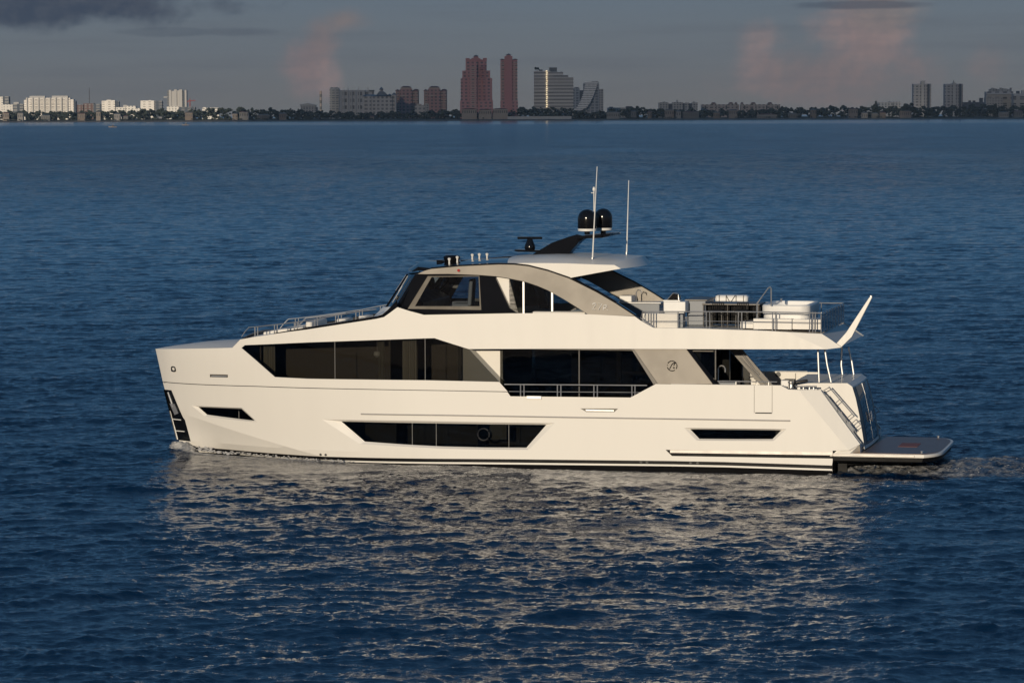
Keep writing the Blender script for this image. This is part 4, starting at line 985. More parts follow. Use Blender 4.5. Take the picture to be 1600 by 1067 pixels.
part('rail_panel', mb, M['blueg'], split='all')
# mooring gear on the quarter: winch, cleats
mb = MB(); q = P(1236, 605, 2.7); mb.lathe((q.x, 2.7, q.z - .1), [(.13, 0), (.13, .05), (.07, .09), (.06, .2), (.11, .26), (.11, .29)], 16); mb.box(q.x - .7, q.x + .2, 2.5, 2.9, q.z - .14, q.z - .1); wi = part('mooring_winch', mb, M['steel'])
mb = MB()
for px in (1252, 1268): q = P(px, 604, 2.75); mb.tube([(q.x - .18, 2.75, q.z), (q.x + .18, 2.75, q.z)], .028, 8); [mb.tube([(q.x + s_, 2.75, q.z - .1), (q.x + s_, 2.75, q.z)], .022, 6) for s_ in (-.07, .07)]
part('cleat', mb, M['steel'], split='all')
mb = MB(); mb.tube([P(1208, 604, 2.4), P(1240, 598, 2.4), P(1262, 594.5, 2.4)], .05, 8); q = P(1234, 596, 2.3); mb.box(q.x - .18, q.x + .18, 2.15, 2.45, q.z - .15, q.z + .08); part('passerelle_gear', mb, M['trim'], bev=.01)
mb = MB(); mb.box(P(1236, 600, 2.).x, P(1228, 600, 2.).x + .1, 2.1, 2.5, zbw - .1, zbw + .13); part('gear_box', mb, M['plastic'], bev=.03)
mb = MB()
mb.tube([P(1121, 595.6, 2.95), P(1214, 596.6, 2.95)], .018, 8)
for px in (1150, 1175, 1183, 1201): a, b = P(px, 602, 2.95), P(px, 596, 2.95); mb.tube([a, b], .016, 6)
part('cockpit_rail', mb, M['steel'])
# platform
pt = P(1443.5, 710.6, 3.0); ztop = pt.z; x_aft = pt.x; xin = xT + .1
mb = MB(); n = 19
prof_y = 3.0 * np.sin(np.linspace(math.pi / 2, -math.pi / 2, n))
def plat(z, e=0.0):
    pts = [(x_aft - e - 0.52 * (1 - (y / 3.0) ** 6), y * (1 + e * .1)) for y in prof_y]
    return [(x, y, z) for x, y in [(xin, 3.0)] + pts + [(xin, -3.0)]]
mb.loft([plat(ztop - .105, -.01), plat(ztop - .095, 0), plat(ztop - .03, .01), plat(ztop, 0)]); sp = part('swim_platform', mb, M['gel'], sharp=30)
mb = MB(); q = [(x + .09 if i not in (0, n + 1) else x - .75, y * .97, z) for i, (x, y, z) in enumerate(plat(ztop + .004))]; q2 = [(x, y, z + .012) for x, y, z in q]
mb.loft([q, q2]); mb.build('teak_deck', M['teak'], sp)
a, b = P(1405, 697, 0), P(1439, 691.5, 0); mb = MB(); a = P(1408, 697, .55); b = P(1436, 691.5, -.9); mb.box(min(a.x, b.x) - .1, max(a.x, b.x) + .1, -.7, .6, ztop + .018, ztop + .024); mb.build('hatch', M['teakred'], sp)
mb = MB()
for y in (2.7, -2.7): mb.lathe((x_aft + .1, y, ztop), [(.06, 0), (.05, .02), (.03, .06), (.06, .08), (.05, .1)], 12)
mb.build('cleat', M['steel'], sp)
mb = MB(); mb.box(xin - .05, x_aft + .3, 2.999, 3.03, ztop - .085, ztop - .02); mb.build('edge_strip', M['chromeedge'], sp, bev=.01)
mb = MB(); mb.loft([plat(ztop - .30, -.5), plat(ztop - .24, -.06), plat(ztop - .11, -.03)]); part('platform_underside', mb, M['antifoul'])
mb = MB()
for y in (2.0, -2.0):
    mb.tube([(xT - .1, y, .15), (xT - .9, y, ztop - .4)], .05, 8); mb.box(xT - 0.35, xT, y - .12, y + .12, -.35, .3)
part('platform_lift', mb, M['antifoul'], split='all')
a = P(1316, 694.5, 2.85); b = P(1343, 694.5, 2.85); mb = MB(); mb.loft([[(a.x + .1, 2.55, ztop + .0), (a.x + .25, 3.02, ztop), (a.x - .02, 2.95, a.z), (a.x, 2.55, a.z)], [(b.x, 2.5, ztop), (b.x + .3, 3.02, ztop), (b.x + .0, 2.9, b.z), (b.x, 2.5, b.z)]]); mb.mirror(); part('boarding_step', mb, M['gel'])
#@@REST@@
# ------------------------------------------------------------------ sea
def wave_tile(L, N, lam_p, hs, wind_deg, seed, spread=2, kcut=0.0, tail=4.0):
    """a periodic patch of sea from a wind-wave spectrum: heights and sideways chop"""
    rng = np.random.default_rng(seed)
    k1 = 2 * np.pi * np.fft.fftfreq(N, L / N); kx, ky = np.meshgrid(k1, k1, indexing='ij'); k = np.hypot(kx, ky); k[0, 0] = 1e9
    kp = 2 * np.pi / lam_p; a = np.radians(wind_deg)
    cosd = (kx * np.cos(a) + ky * np.sin(a)) / k
    Pk = np.exp(-1.1 * (kp / k) ** 2) / k ** tail * (0.05 + np.abs(cosd) ** spread) * np.exp(-(k * kcut) ** 2)
    Hk = np.sqrt(Pk) * (rng.normal(size=k.shape) + 1j * rng.normal(size=k.shape)); Hk[0, 0] = 0
    h = np.fft.ifft2(Hk).real; sc = hs / 4 / h.std()
    cx = np.fft.ifft2(-1j * kx / k * Hk).real * sc; cy = np.fft.ifft2(-1j * ky / k * Hk).real * sc
    return h * sc, cx, cy
def sample(tile, L, x, y):
    N = tile.shape[0]; u = (x / L * N) % N; v = (y / L * N) % N
    i, j = np.floor(u).astype(int), np.floor(v).astype(int); fu, fv = u - i, v - j; i %= N; j %= N; i1, j1 = (i + 1) % N, (j + 1) % N
    return tile[i, j] * (1 - fu) * (1 - fv) + tile[i1, j] * fu * (1 - fv) + tile[i, j1] * (1 - fu) * fv + tile[i1, j1] * fu * fv
T1, L1 = wave_tile(47.0, 768, 1.9, 0.088, 104, 3, 4, 0.02, 3.7), 47.0
T2, L2_ = wave_tile(163.0, 768, 6.0, 0.15, 97, 5, 3, 0.1), 163.0
T3, L3 = wave_tile(17.3, 512, 0.60, 0.042, 86, 9, 4, 0.010, 3.6), 17.3
rows = [52.0]
while rows[-1] < 1500: rows.append(rows[-1] + 0.105 * max(1.0, rows[-1] / 115) ** 1.6)
rows = np.array(rows); TW = 0.32; ncol = 780; ts = np.linspace(-TW, TW, ncol)
Yg, Tg = np.meshgrid(rows, ts, indexing='ij'); Xg = Yg * Tg
fade = np.clip((TW - np.abs(Tg)) / 0.03, 0, 1) * np.clip((1500 - Yg) / 350, 0, 1) * np.clip((Yg - 52) / 3, 0, 1)
# gusts: patches of rougher and calmer water
gust = 0.92 + 0.5 * sample(T2[0], L2_, Xg * 0.31 + 40, Yg * 0.31) / T2[0].std() * 0.35
gust = np.clip(gust, 0.6, 1.35)
Z = np.zeros_like(Xg); DX = np.zeros_like(Xg); DY = np.zeros_like(Xg)
c3, s3 = math.cos(0.5), math.sin(0.5)
for T, L, amp, rot in ((T1, L1, gust, 0.0), (T2, L2_, 1.0, 0.0), (T3, L3, gust * np.clip((420 - Yg) / 250, 0, 1), 0.5)):
    c_, s_ = math.cos(rot), math.sin(rot); U, V = Xg * c_ - Yg * s_, Xg * s_ + Yg * c_
    Z += sample(T[0], L, U, V) * amp; cx, cy = sample(T[1], L, U, V) * amp, sample(T[2], L, U, V) * amp
    DX += cx * c_ + cy * s_; DY += -cx * s_ + cy * c_
# water round the yacht, in the yacht's own axes
RX, RY = Xg - YO.x, Yg - YO.y
xl = RX * YX.x + RY * YX.y; yl = RX * YY.x + RY * YY.y
near = (np.abs(xl - 8) < 45) & (np.abs(yl) < 14)
hb = np.where(xl > 11, 3.1 * (1 - np.clip((xl - 11) / 12.6, 0, 1) ** 1.9), 3.1)
dist = np.abs(yl) - hb
rng = np.random.default_rng(4)
W1, WL1 = wave_tile(9.0, 256, 0.9, 1.0, 10, 21, 0, 0.02, 3.2), 9.0
ch = sample(W1[0], WL1, xl, yl) * 0.9
bx = np.clip(23.9 - xl, -5, 60)
bow = np.exp(-((xl - 23.2) / 0.9) ** 2 - (yl / 1.3) ** 2) * 0.20 * (0.45 + 0.55 * np.abs(ch)) 
bow += np.where(bx > 0, np.exp(-bx / 5.0) * np.exp(-((dist - 0.15 - bx * 0.055) / (0.22 + bx * 0.025)) ** 2) * 0.26, 0)
along = np.where((xl > 0) & (xl < 23.2), np.exp(-np.clip(dist, 0, 9) / 0.55), 0)
wake = np.where(xl < 0.4, np.clip((0.4 - xl) / 1.2, 0, 1) * np.exp(-np.clip(np.abs(yl) - 2.6 - (-xl) * 0.05, 0, 9) / 0.5) * np.exp(np.clip(xl, -60, 0) / 18.0), 0)
div = np.zeros_like(xl)                              # the diverging waves running out from the bow
for off, am in ((1.3, 0.075), (2.9, 0.06), (4.6, 0.05), (6.4, 0.035)):
    dd = yl - (hb * 0 + 3.0 + off * 0.55 + (17 - xl) * 0.23 - 1.2); div += np.where((xl < 16) & (yl > 2.6), np.exp(-(dd / 0.42) ** 2), 0) * am * np.clip((17 - xl) / 5, 0, 1) * np.clip((xl + 8) / 12, 0, 1)
Z += bow + div + wake * (0.15 * ch + 0.08 * sample(W1[1], WL1, xl * 2.3, yl * 2.3)) + along * ch * 0.03
damp = 1 - 0.75 * np.where(near, np.exp(-np.clip(dist, 0, 20) / 2.5) * ((xl > 0) & (xl < 23)), 0)
Z = Z * damp - 0.13 * along; Z *= fade; DX *= fade; DY *= fade
fo = bow * 2.6 * (0.6 + 0.5 * ch) + np.where((bx > 0) & (bx < 9), np.exp(-((dist - 0.16 - bx * 0.065) / (0.26 + bx * 0.045)) ** 2) * np.clip(1.3 - bx / 8.0, 0, 1) * (0.70 + 0.45 * ch), 0)
fo += wake * (0.44 + 0.42 * ch + 0.15 * sample(W1[2], WL1, xl * 1.7, yl * 1.7)) + along * np.clip(ch - 0.8, 0, 1) * 0.25
fo = np.clip(np.where(near, fo, 0), 0, 1) * fade
nr, nc = Xg.shape
co = np.stack([Xg - DX * 0.9, Yg - DY * 0.9, Z], axis=-1).reshape(-1, 3)
idx = np.arange(nr * nc).reshape(nr, nc)
quads = np.stack([idx[:-1, :-1], idx[:-1, 1:], idx[1:, 1:], idx[1:, :-1]], axis=-1).reshape(-1, 4)
# outer sea: a ring of large flat faces that shares the border of the fine part
FAR = 60000.0; y0, y1 = rows[0], rows[-1]; base_i = len(co)
ext_ = np.array([(-FAR, -FAR / 4, 0), (FAR, -FAR / 4, 0), (-FAR, y0, 0), (-TW * y0, y0, 0), (TW * y0, y0, 0), (FAR, y0, 0), (-FAR, y1, 0), (-TW * y1, y1, 0), (TW * y1, y1, 0), (FAR, y1, 0), (-FAR, FAR, 0), (FAR, FAR, 0)], float)
co = np.vstack([co, ext_]); e = lambda k: base_i + k
big = [(e(0), e(1), e(5), e(2)), (e(2), e(3), e(7), e(6)), (e(4), e(5), e(9), e(8)), (e(6), e(9), e(11), e(10))]
me = bpy.data.meshes.new("sea")
nq = len(quads) + len(big)
allq = np.vstack([quads, np.array(big)]).astype(np.int32)
me.vertices.add(len(co)); me.vertices.foreach_set('co', co.astype(np.float32).ravel())
me.loops.add(nq * 4); me.loops.foreach_set('vertex_index', allq.ravel())
me.polygons.add(nq); me.polygons.foreach_set('loop_start', np.arange(0, nq * 4, 4, dtype=np.int32)); me.polygons.foreach_set('loop_total', np.full(nq, 4, dtype=np.int32))
me.polygons.foreach_set('use_smooth', np.ones(nq, dtype=bool))
me.update(); me.validate()
at_ = me.attributes.new('foam', 'FLOAT', 'POINT'); at_.data.foreach_set('value', np.concatenate([fo.ravel(), np.zeros(len(ext_))]).astype(np.float32))
m, t, out = new_mat('sea_water')
oc = t.node('ShaderNodeTexCoord').outputs['Object']
b = t.node('ShaderNodeBsdfPrincipled'); b.inputs['IOR'].default_value = 1.333
sep_ = t.node('ShaderNodeSeparateXYZ'); t.put(sep_.inputs[0], oc)
yy_ = sep_.outputs[1]
fa = t.node('ShaderNodeAttribute', attribute_name='foam').outputs['Fac']
fn_ = t.math('ADD', t.math('MULTIPLY', t.noise(oc, 3.2, 6, 0.68), 0.65), t.math('MULTIPLY', t.noise(oc, 12.0, 4, 0.7), 0.35))
fm = t.smooth(t.math('SUBTRACT', t.math('ADD', fa, t.math('MULTIPLY', fn_, 0.9)), 0.62), 0.0, 0.42)
fm = t.math('MULTIPLY', fm, t.smooth(fa, 0.02, 0.15))
fm = t.math('MULTIPLY', fm, t.smooth(t.noise(oc, 3.1, 4, 0.6), 0.35, 0.65, 0.35, 0.92))
deep = t.mix(t.smooth(t.noise(t.mapping(oc, (0.006, 0.0016, 1)), 1.0, 3), 0.35, 0.65), (0.0014, 0.0165, 0.050), (0.0020, 0.0205, 0.058))
t.put(b.inputs['Base Color'], t.mix(fm, deep, (0.55, 0.54, 0.52)))
dcam = t.smooth(yy_, 150.0, 1500.0)
rg = t.math('ADD', 0.05, t.math('MULTIPLY', dcam, 0.13))
lee = t.smooth(yy_, 3900.0, 4500.0)                     # calmer water in the lee of the shore
rg = t.math('SUBTRACT', rg, t.math('MULTIPLY', lee, 0.04))
t.put(b.inputs['Roughness'], t.math('ADD', rg, t.math('MULTIPLY', fm, 0.5)))
r1 = t.noise(t.mapping(oc, (1.0, 1.35, 1), rot=(0, 0, 0.35)), 5.2, 3, 0.6)
r2 = t.noise(t.mapping(oc, (0.75, 0.95, 1), rot=(0, 0, -0.2)), 1.0, 4, 0.62)
r3 = t.noise(t.mapping(oc, (0.030, 0.024, 1)), 1.0, 4, 0.6)
nearf = t.smooth(yy_, 90.0, 330.0, 1.0, 0.0); farf = t.smooth(yy_, 250.0, 900.0)
outf = t.smooth(t.math('DIVIDE', t.math('ABSOLUTE', sep_.outputs[0]), t.math('MAXIMUM', yy_, 1.0)), 0.28, 0.33); farf = t.math('MAXIMUM', farf, outf)
hgt = t.math('ADD', t.math('MULTIPLY', t.math('MULTIPLY', r1, nearf), 0.026),
             t.math('ADD', t.math('MULTIPLY', t.math('MULTIPLY', r2, farf), 0.62), t.math('MULTIPLY', t.math('MULTIPLY', r3, farf), 1.6)))
gustn = t.smooth(t.noise(t.mapping(oc, (0.022, 0.0075, 1), rot=(0, 0, 0.12)), 1.0, 4, 0.6), 0.3, 0.7, 0.45, 1.5)
hgt = t.math('MULTIPLY', hgt, t.math('ADD', 1.0, t.math('MULTIPLY', t.math('SUBTRACT', gustn, 1.0), farf)))
hgt = t.math('MULTIPLY', hgt, t.math('SUBTRACT', 1.0, t.math('MULTIPLY', lee, 0.98)))
hgt = t.math('ADD', hgt, t.math('MULTIPLY', t.math('MULTIPLY', fn_, fm), 0.05))
bn = t.node('ShaderNodeBump'); bn.inputs['Strength'].default_value = 1.0; bn.inputs['Distance'].default_value = 1.0
t.put(bn.inputs['Height'], hgt); t.l.new(bn.outputs[0], b.inputs['Normal'])
t.l.new(b.outputs[0], out.inputs[0])
me.materials.append(m)
sea = bpy.data.objects.new("sea", me); COL.objects.link(sea); sea['kind'] = 'structure'
# spray thrown up at the bow and the stern: small lumps of foam, one uncountable mass each
foam_m = mat('sea_foam', (0.42, 0.42, 0.43), 0.8, var=0.15, scale=9)
def spray(name, pts):
    mb = MB()
    for (x, y, z, r) in pts:
        bm = bmesh.new(); bmesh.ops.create_icosphere(bm, subdivisions=1, radius=1)
        k = [1 + random.uniform(-.35, .35) for _ in bm.verts]
        mb.add([GW((x + v.co.x * r * 1.5 * q, y + v.co.y * r * q, z + v.co.z * r * .6 * q)) for v, q in zip(bm.verts, k)], [tuple(i.index for i in f.verts) for f in bm.faces]); bm.free()
    mb.build(name, foam_m, None, kind='stuff')
pts = []
for _ in range(320):
    u = random.random() ** 1.5; x = 23.75 - u * 2.6; side = random.choice((1, 1, 1, -1)); hbq = max(0.0, G(x, 0.1) if x < 23.3 else 0.05)
    y = side * (hbq + abs(random.gauss(0.05, 0.14)) + u * .15); pts.append((x + random.gauss(.1, .1), y, .02 + abs(random.gauss(0, .12)) * (1 - u), random.uniform(.012, .05)))
for _ in range(140):
    x = 21.5 - random.random() * 5; pts.append((x, G(x, 0.05) + abs(random.gauss(.08, .16)) + (21.5 - x) * .06, .02 + abs(random.gauss(0, .035)), random.uniform(.010, .035)))
spray('bow_spray', pts)
pts = []
for _ in range(160):
    x = -0.4 - random.random() ** 1.3 * 6.5; pts.append((x, random.uniform(-2.4, 2.75), .02 + abs(random.gauss(0, .07)) * math.exp(x / 5), random.uniform(.006, .022)))
spray('stern_wash', pts)

# ------------------------------------------------------------------ shore, 7 km away
SH = 6900.0
def at(px, py, Y):
    d = ray(px, py); return CAM + d * (Y / d.y)
def land(name, y0, y1, z, colr, edge):
    n = 160; mb = MB(); xs_l = np.linspace(-2600, 2600, n)
    f_ = [(x, y0 + edge * (math.sin(x * .004) + .5 * math.sin(x * .013 + 1)), 0.0) for x in xs_l]; m_ = [(x, y0 + 60 + edge * math.sin(x * .004), z) for x in xs_l]; b_ = [(x, y1, z) for x in xs_l]
    mb.loft([f_, m_, b_], caps=False, closed=False); return mb.build(name, mat(name, colr, 0.9, var=0.2, scale=.02), None, kind='structure')
land('beach', SH, SH + 140, 2.4, (0.16, 0.135, 0.115), 6)
land('shore_ground', SH + 90, SH + 2500, 5.0, (0.035, 0.045, 0.03), 4)
facades = {}
def facade(name, wall, win, fx=4.0, fz=4.0, gap=0.35, off=0.0, wrough=0.3):
    """walls with rows of windows; the pattern lives in the building's own coordinates"""
    if name in facades: return facades[name]
    m, t, out = new_mat(name); oc = t.node('ShaderNodeTexCoord').outputs['Object']
    s_ = t.node('ShaderNodeSeparateXYZ'); t.put(s_.inputs[0], oc)
    u = t.math('ADD', s_.outputs[0], s_.outputs[1]); z = s_.outputs[2]
    fu = t.math('FRACT', t.math('DIVIDE', u, fx)); fz_ = t.math('FRACT', t.math('DIVIDE', z, fz))
    a = t.math('MULTIPLY', t.math('GREATER_THAN', fu, gap if fx < 30 else -1.0), t.math('GREATER_THAN', fz_, gap))
    g = t.node('ShaderNodeNewGeometry'); nz = t.node('ShaderNodeSeparateXYZ'); t.put(nz.inputs[0], g.outputs['Normal'])
    a = t.math('MULTIPLY', a, t.math('LESS_THAN', t.math('ABSOLUTE', nz.outputs[2]), 0.5))
    cell = t.node('ShaderNodeTexWhiteNoise', noise_dimensions='2D'); cv = t.node('ShaderNodeCombineXYZ')
    t.put(cv.inputs[0], t.math('FLOOR', t.math('DIVIDE', u, fx))); t.put(cv.inputs[1], t.math('FLOOR', t.math('DIVIDE', z, fz))); t.put(cell.inputs['Vector'], cv.outputs[0])
    wc = t.mix(t.math('MULTIPLY', cell.outputs[0], 0.5), win, tuple(x * .5 + y * .5 for x, y in zip(win, wall)))
    nzz = t.noise(oc, 0.03, 3); wl = t.mix(nzz, tuple(x * .9 for x in wall), tuple(min(1, x * 1.08) for x in wall))
    b = t.node('ShaderNodeBsdfPrincipled'); t.put(b.inputs['Base Color'], t.mix(a, wl, wc)); t.put(b.inputs['Roughness'], t.math('SUBTRACT', 0.8, t.math('MULTIPLY', a, 0.8 - wrough)))
    t.l.new(b.outputs[0], out.inputs[0]); facades[name] = m; return m
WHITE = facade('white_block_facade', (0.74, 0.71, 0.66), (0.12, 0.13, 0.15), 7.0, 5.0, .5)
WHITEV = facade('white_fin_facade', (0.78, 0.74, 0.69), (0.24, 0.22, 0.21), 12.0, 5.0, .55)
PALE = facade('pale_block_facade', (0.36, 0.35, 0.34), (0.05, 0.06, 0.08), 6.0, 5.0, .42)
PINKF = facade('red_tower_facade', (0.44, 0.21, 0.205), (0.055, 0.045, 0.065), 9.5, 7.0, .48)
PINKP = mat('red_tower_stone', (0.42, 0.185, 0.18), .8, scale=.05)
BRICK = facade('brick_tower_facade', (0.36, 0.20, 0.19), (0.04, 0.04, 0.06), 8.5, 7.0, .45)
GLASSF = facade('glass_tower_facade', (0.58, 0.56, 0.54), (0.17, 0.165, 0.165), 40.0, 7.0, .45, wrough=.7)
BLUEF = facade('blue_glass_facade', (0.30, 0.32, 0.35), (0.08, 0.10, 0.13), 9.0, 6.0, .35, wrough=.6)
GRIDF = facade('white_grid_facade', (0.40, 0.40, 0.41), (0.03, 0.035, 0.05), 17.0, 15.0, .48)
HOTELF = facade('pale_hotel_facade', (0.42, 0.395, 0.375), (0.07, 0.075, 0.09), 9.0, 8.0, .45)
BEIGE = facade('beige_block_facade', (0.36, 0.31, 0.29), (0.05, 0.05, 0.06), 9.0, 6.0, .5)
REDBR = facade('russet_block_facade', (0.13, 0.08, 0.075), (0.04, 0.04, 0.05), 9.0, 6.0, .5)
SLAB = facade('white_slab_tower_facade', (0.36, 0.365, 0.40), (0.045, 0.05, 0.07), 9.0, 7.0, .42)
DARKF = facade('dark_and_shaded_facade', (0.07, 0.085, 0.11), (0.03, 0.035, 0.05), 14.0, 6.0, .4)  # for dark blocks, and for white buildings' sides with their shade painted in
ROOFR = mat('red_tile_roof', (0.16, 0.07, 0.06), .8); ROOFG = mat('grey_roof', (0.10, 0.11, 0.12), .7); ROOFB = mat('slate_blue_roof', (0.09, 0.12, 0.16), .6)
CONC = mat('pale_concrete', (0.42, 0.41, 0.40), .8, scale=.1); CREAM = mat('cream_render', (0.42, 0.35, 0.30), .8, scale=.1); DARKM = mat('dark_metal', (0.05, 0.05, 0.055), .6)
WHITEP = mat('white_terrace_paint', (0.74, 0.73, 0.72), .7, scale=.1)
VILLA0 = mat('faded_stripe', (0.20, 0.17, 0.16), .8, scale=.1)
class Bldg:
    """a building whose front is traced at pixel columns and rows at its own distance"""
    def __init__(s, name, label, px, Y, rz=0.0, cat='building', group=None):
        s.Y = Y; q = at(px, 178, Y); s.o = tag(empty(name, (q.x, Y, 4.0), rz), label, cat, group); s.px = px; s.rz = rz
    def X(s, px): return at(px, 178, s.Y).x - s.o.location.x
    def Zr(s, px, py): return at(px, py, s.Y).z - 4.0
    def block(s, nm, x0, x1, top, m, d=30.0, bot=None, y=0.0, label=None):
        c = (x0 + x1) / 2; mb = MB(); z0 = -1.0 if bot is None else s.Zr(c, bot); mb.box(s.X(x0), s.X(x1), y, y + d, z0, s.Zr(c, top)); return mb.build(nm, m, s.o, label=label)
    def poly(s, nm, pts, m, d=30.0, y=0.0):
        mb = MB(); mb.prism([(s.X(a), s.Zr(a, b)) for a, b in pts], y, y + d); return mb.build(nm, m, s.o)
    def hip(s, nm, x0, x1, base, top, m, d=30.0, y=0.0, ov=1.0, k=.25):
        a, b = s.X(x0) - ov, s.X(x1) + ov; c = (x0 + x1) / 2; z0, z1 = s.Zr(c, base) + .05, s.Zr(c, top); w_ = (b - a) * k; mb = MB()
        mb.add([(a, y - ov, z0), (b, y - ov, z0), (b, y + d + ov, z0), (a, y + d + ov, z0), (a + w_, y + d * .4, z1), (b - w_, y + d * .4, z1), (b - w_, y + d * .6, z1), (a + w_, y + d * .6, z1)], [(3, 2, 1, 0), (0, 1, 5, 4), (1, 2, 6, 5), (2, 3, 7, 6), (3, 0, 4, 7), (4, 5, 6, 7)])
        return mb.build(nm, m, s.o)
    def slabs(s, x0, x1, bot, top, n, m, d=31.0, out=1.5, y=0.0):
        c = (x0 + x1) / 2; z0, z1 = s.Zr(c, bot), s.Zr(c, top)
        for k in range(n):
            z = z0 + (z1 - z0) * (k + .5) / n; mb = MB(); mb.box(s.X(x0), s.X(x1), y - out, y + .05, z, z + 1.3); mb.build('balcony', m, s.o)
# -- left group, in the sun; shade on right-hand sides is painted as dark walls
b = Bldg('apartment_tower', 'short white tower with a shaded right half cut by the left edge of the photo', 5, 7500); b.block('wall', -8, 5, 151.5, WHITE, 20); b.block('side_wall', 5, 14, 151.2, DARKF, 20, y=2)
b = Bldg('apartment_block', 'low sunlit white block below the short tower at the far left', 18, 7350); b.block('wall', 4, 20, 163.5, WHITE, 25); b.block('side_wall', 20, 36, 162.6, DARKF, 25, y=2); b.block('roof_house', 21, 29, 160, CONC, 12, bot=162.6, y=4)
b = Bldg('hotel', 'wide sunlit white hotel slab with two roof houses, left of the radio mast', 76, 7300)
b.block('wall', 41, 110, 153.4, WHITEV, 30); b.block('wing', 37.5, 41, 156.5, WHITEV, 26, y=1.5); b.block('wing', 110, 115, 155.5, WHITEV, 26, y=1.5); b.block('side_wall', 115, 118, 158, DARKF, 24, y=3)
b.block('roof_house', 46, 70, 150.3, CONC, 16, bot=153.4, y=4); b.block('roof_house', 81, 106, 150.0, CONC, 16, bot=153.4, y=4)
b.slabs(48, 104, 175, 154.5, 9, CONC)
for k in range(8): b.block('fin', 42 + k * 9, 43.6 + k * 9, 152.8, CONC, 3.4, y=-3.4)
b = Bldg('radio_mast', 'thin dark radio mast rising beside the wide white hotel', 140, 7800, cat='mast'); mb = MB(); zt = b.Zr(140, 137)
mb.tube([(0, 0, 0), (0, 0, zt)], 1.3, 5, r1=.5); mb.build('mast', DARKM, b.o); mb = MB(); [mb.box(-2, 2, -2, 2, zt * q, zt * q + 1) for q in (.4, .65, .85)]; mb.build('platform', DARKM, b.o)
b = Bldg('russet_block', 'long low russet apartment block behind the radio mast', 138, 7700); b.block('wall', 119, 130, 164, REDBR, 30); b.block('wing', 130, 146, 162, REDBR, 30, y=4); b.block('wing', 146, 158, 163, DARKF, 28, y=2)
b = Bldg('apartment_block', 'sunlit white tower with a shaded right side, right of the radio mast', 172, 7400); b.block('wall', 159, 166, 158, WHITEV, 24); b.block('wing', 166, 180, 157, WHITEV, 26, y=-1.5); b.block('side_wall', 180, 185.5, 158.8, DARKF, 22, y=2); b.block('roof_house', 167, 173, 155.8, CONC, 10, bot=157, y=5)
b = Bldg('low_building', 'low sunlit white buildings between the two white towers', 200, 7200); b.block('wall', 181, 196, 168, WHITE, 20); b.block('wing', 196, 212, 165.8, WHITE, 22, y=3); b.block('wing', 212, 219, 169.5, WHITE, 18); b.block('roof_house', 192, 198, 164.5, CONC, 9, bot=168, y=6)
b = Bldg('apartment_block', 'sunlit white tower with a shaded right half, left of the finned tower', 236, 7400); b.block('wall', 219.7, 241, 157.6, WHITEV, 26); b.block('side_wall', 241.05, 253, 157.9, DARKF, 26, y=3); b.block('roof_house', 232, 236, 156.6, CONC, 9, bot=157.6, y=6)
b = Bldg('finned_tower', 'bright white tower with upright fins beside the red crane', 277, 7600)
for x0, x1, tp, yy2 in ((261.5, 264, 142, 3), (264.2, 268, 141, 1), (268.2, 272, 142.5, 3), (272.2, 276.5, 140.3, 0), (276.7, 280, 141.6, 2.5), (280.2, 285, 140.4, 0), (285.2, 288.5, 142.2, 3), (288.7, 291.6, 141.2, 1)): b.block('fin', x0, x1, tp, DARKF if x0 in (261.5, 285.2) else CONC, 24, y=yy2)
b.block('podium', 261, 280, 167, WHITE, 30, y=-6); b.block('podium', 280.2, 305, 167.5, DARKF, 30, y=-4); b.block('bridge', 255.5, 261.4, 151.4, CONC, 8, bot=153, y=6)
b = Bldg('tower_crane', 'red tower crane over the low roofs beside the finned white tower', 297, 7900, cat='crane'); CR = mat('crane_red', (0.35, 0.06, 0.04), .6)
mb = MB(); zt = b.Zr(297, 158.5); mb.tube([(0, 0, 0), (0, 0, zt + 6)], .9, 4); mb.build('tower', CR, b.o); mb = MB(); mb.tube([(b.X(293), 0, zt), (b.X(305.5), 0, zt + 2)], .8, 4); mb.build('jib', CR, b.o); mb = MB(); mb.box(b.X(293), b.X(294.5), -1, 1, zt - 3, zt); mb.build('counterweight', CR, b.o)
b = Bldg('low_building', 'low sunlit white villa row right of the red crane', 328, 7300); b.block('wall', 316, 341.5, 168.8, WHITE, 22); b.block('wing', 318, 322, 168, WHITE, 10, y=-3); b.block('wing', 338, 342.5, 169.4, WHITE, 14, y=-3)
# -- middle group, in cloud shade
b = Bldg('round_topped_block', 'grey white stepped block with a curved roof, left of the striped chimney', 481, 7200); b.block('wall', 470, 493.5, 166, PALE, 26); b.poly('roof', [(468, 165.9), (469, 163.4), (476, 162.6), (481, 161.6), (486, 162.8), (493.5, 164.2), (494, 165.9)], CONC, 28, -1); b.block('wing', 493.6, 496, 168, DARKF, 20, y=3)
b = Bldg('chimney', 'slim striped chimney standing left of the blue glass tower', 501.3, 7900, cat='chimney'); zt = b.Zr(501, 142.5)
for k in range(9): mb = MB(); mb.lathe((0, 0, 0), [(2.6, zt * k / 9), (2.55, zt * (k + 1) / 9 - .02)], 10); mb.build('band', DARKM if k % 2 else VILLA0, b.o)
b = Bldg('glass_tower', 'blue glass tower with pale floor lines at the left of the white grid block', 523, 7500, cat='tower'); b.block('wall', 515.3, 530.2, 138.5, BLUEF, 30); b.block('crown', 516.5, 529.2, 137, BLUEF, 20, bot=138.5, y=3)
for k in range(4): b.block('roof_mast', 516 + k * 4, 516.5 + k * 4, 135.6, CONC, 1.0, bot=138.4, y=4)
b.slabs(515.3, 530.2, 177, 139, 13, CONC)
b = Bldg('grid_block', 'white grid fronted high block with dark bays and thin roof masts', 554, 7450); b.block('wall', 530.8, 570, 141.3, GRIDF, 30); b.block('wing', 570.05, 584, 141.5, GRIDF, 28, y=3)
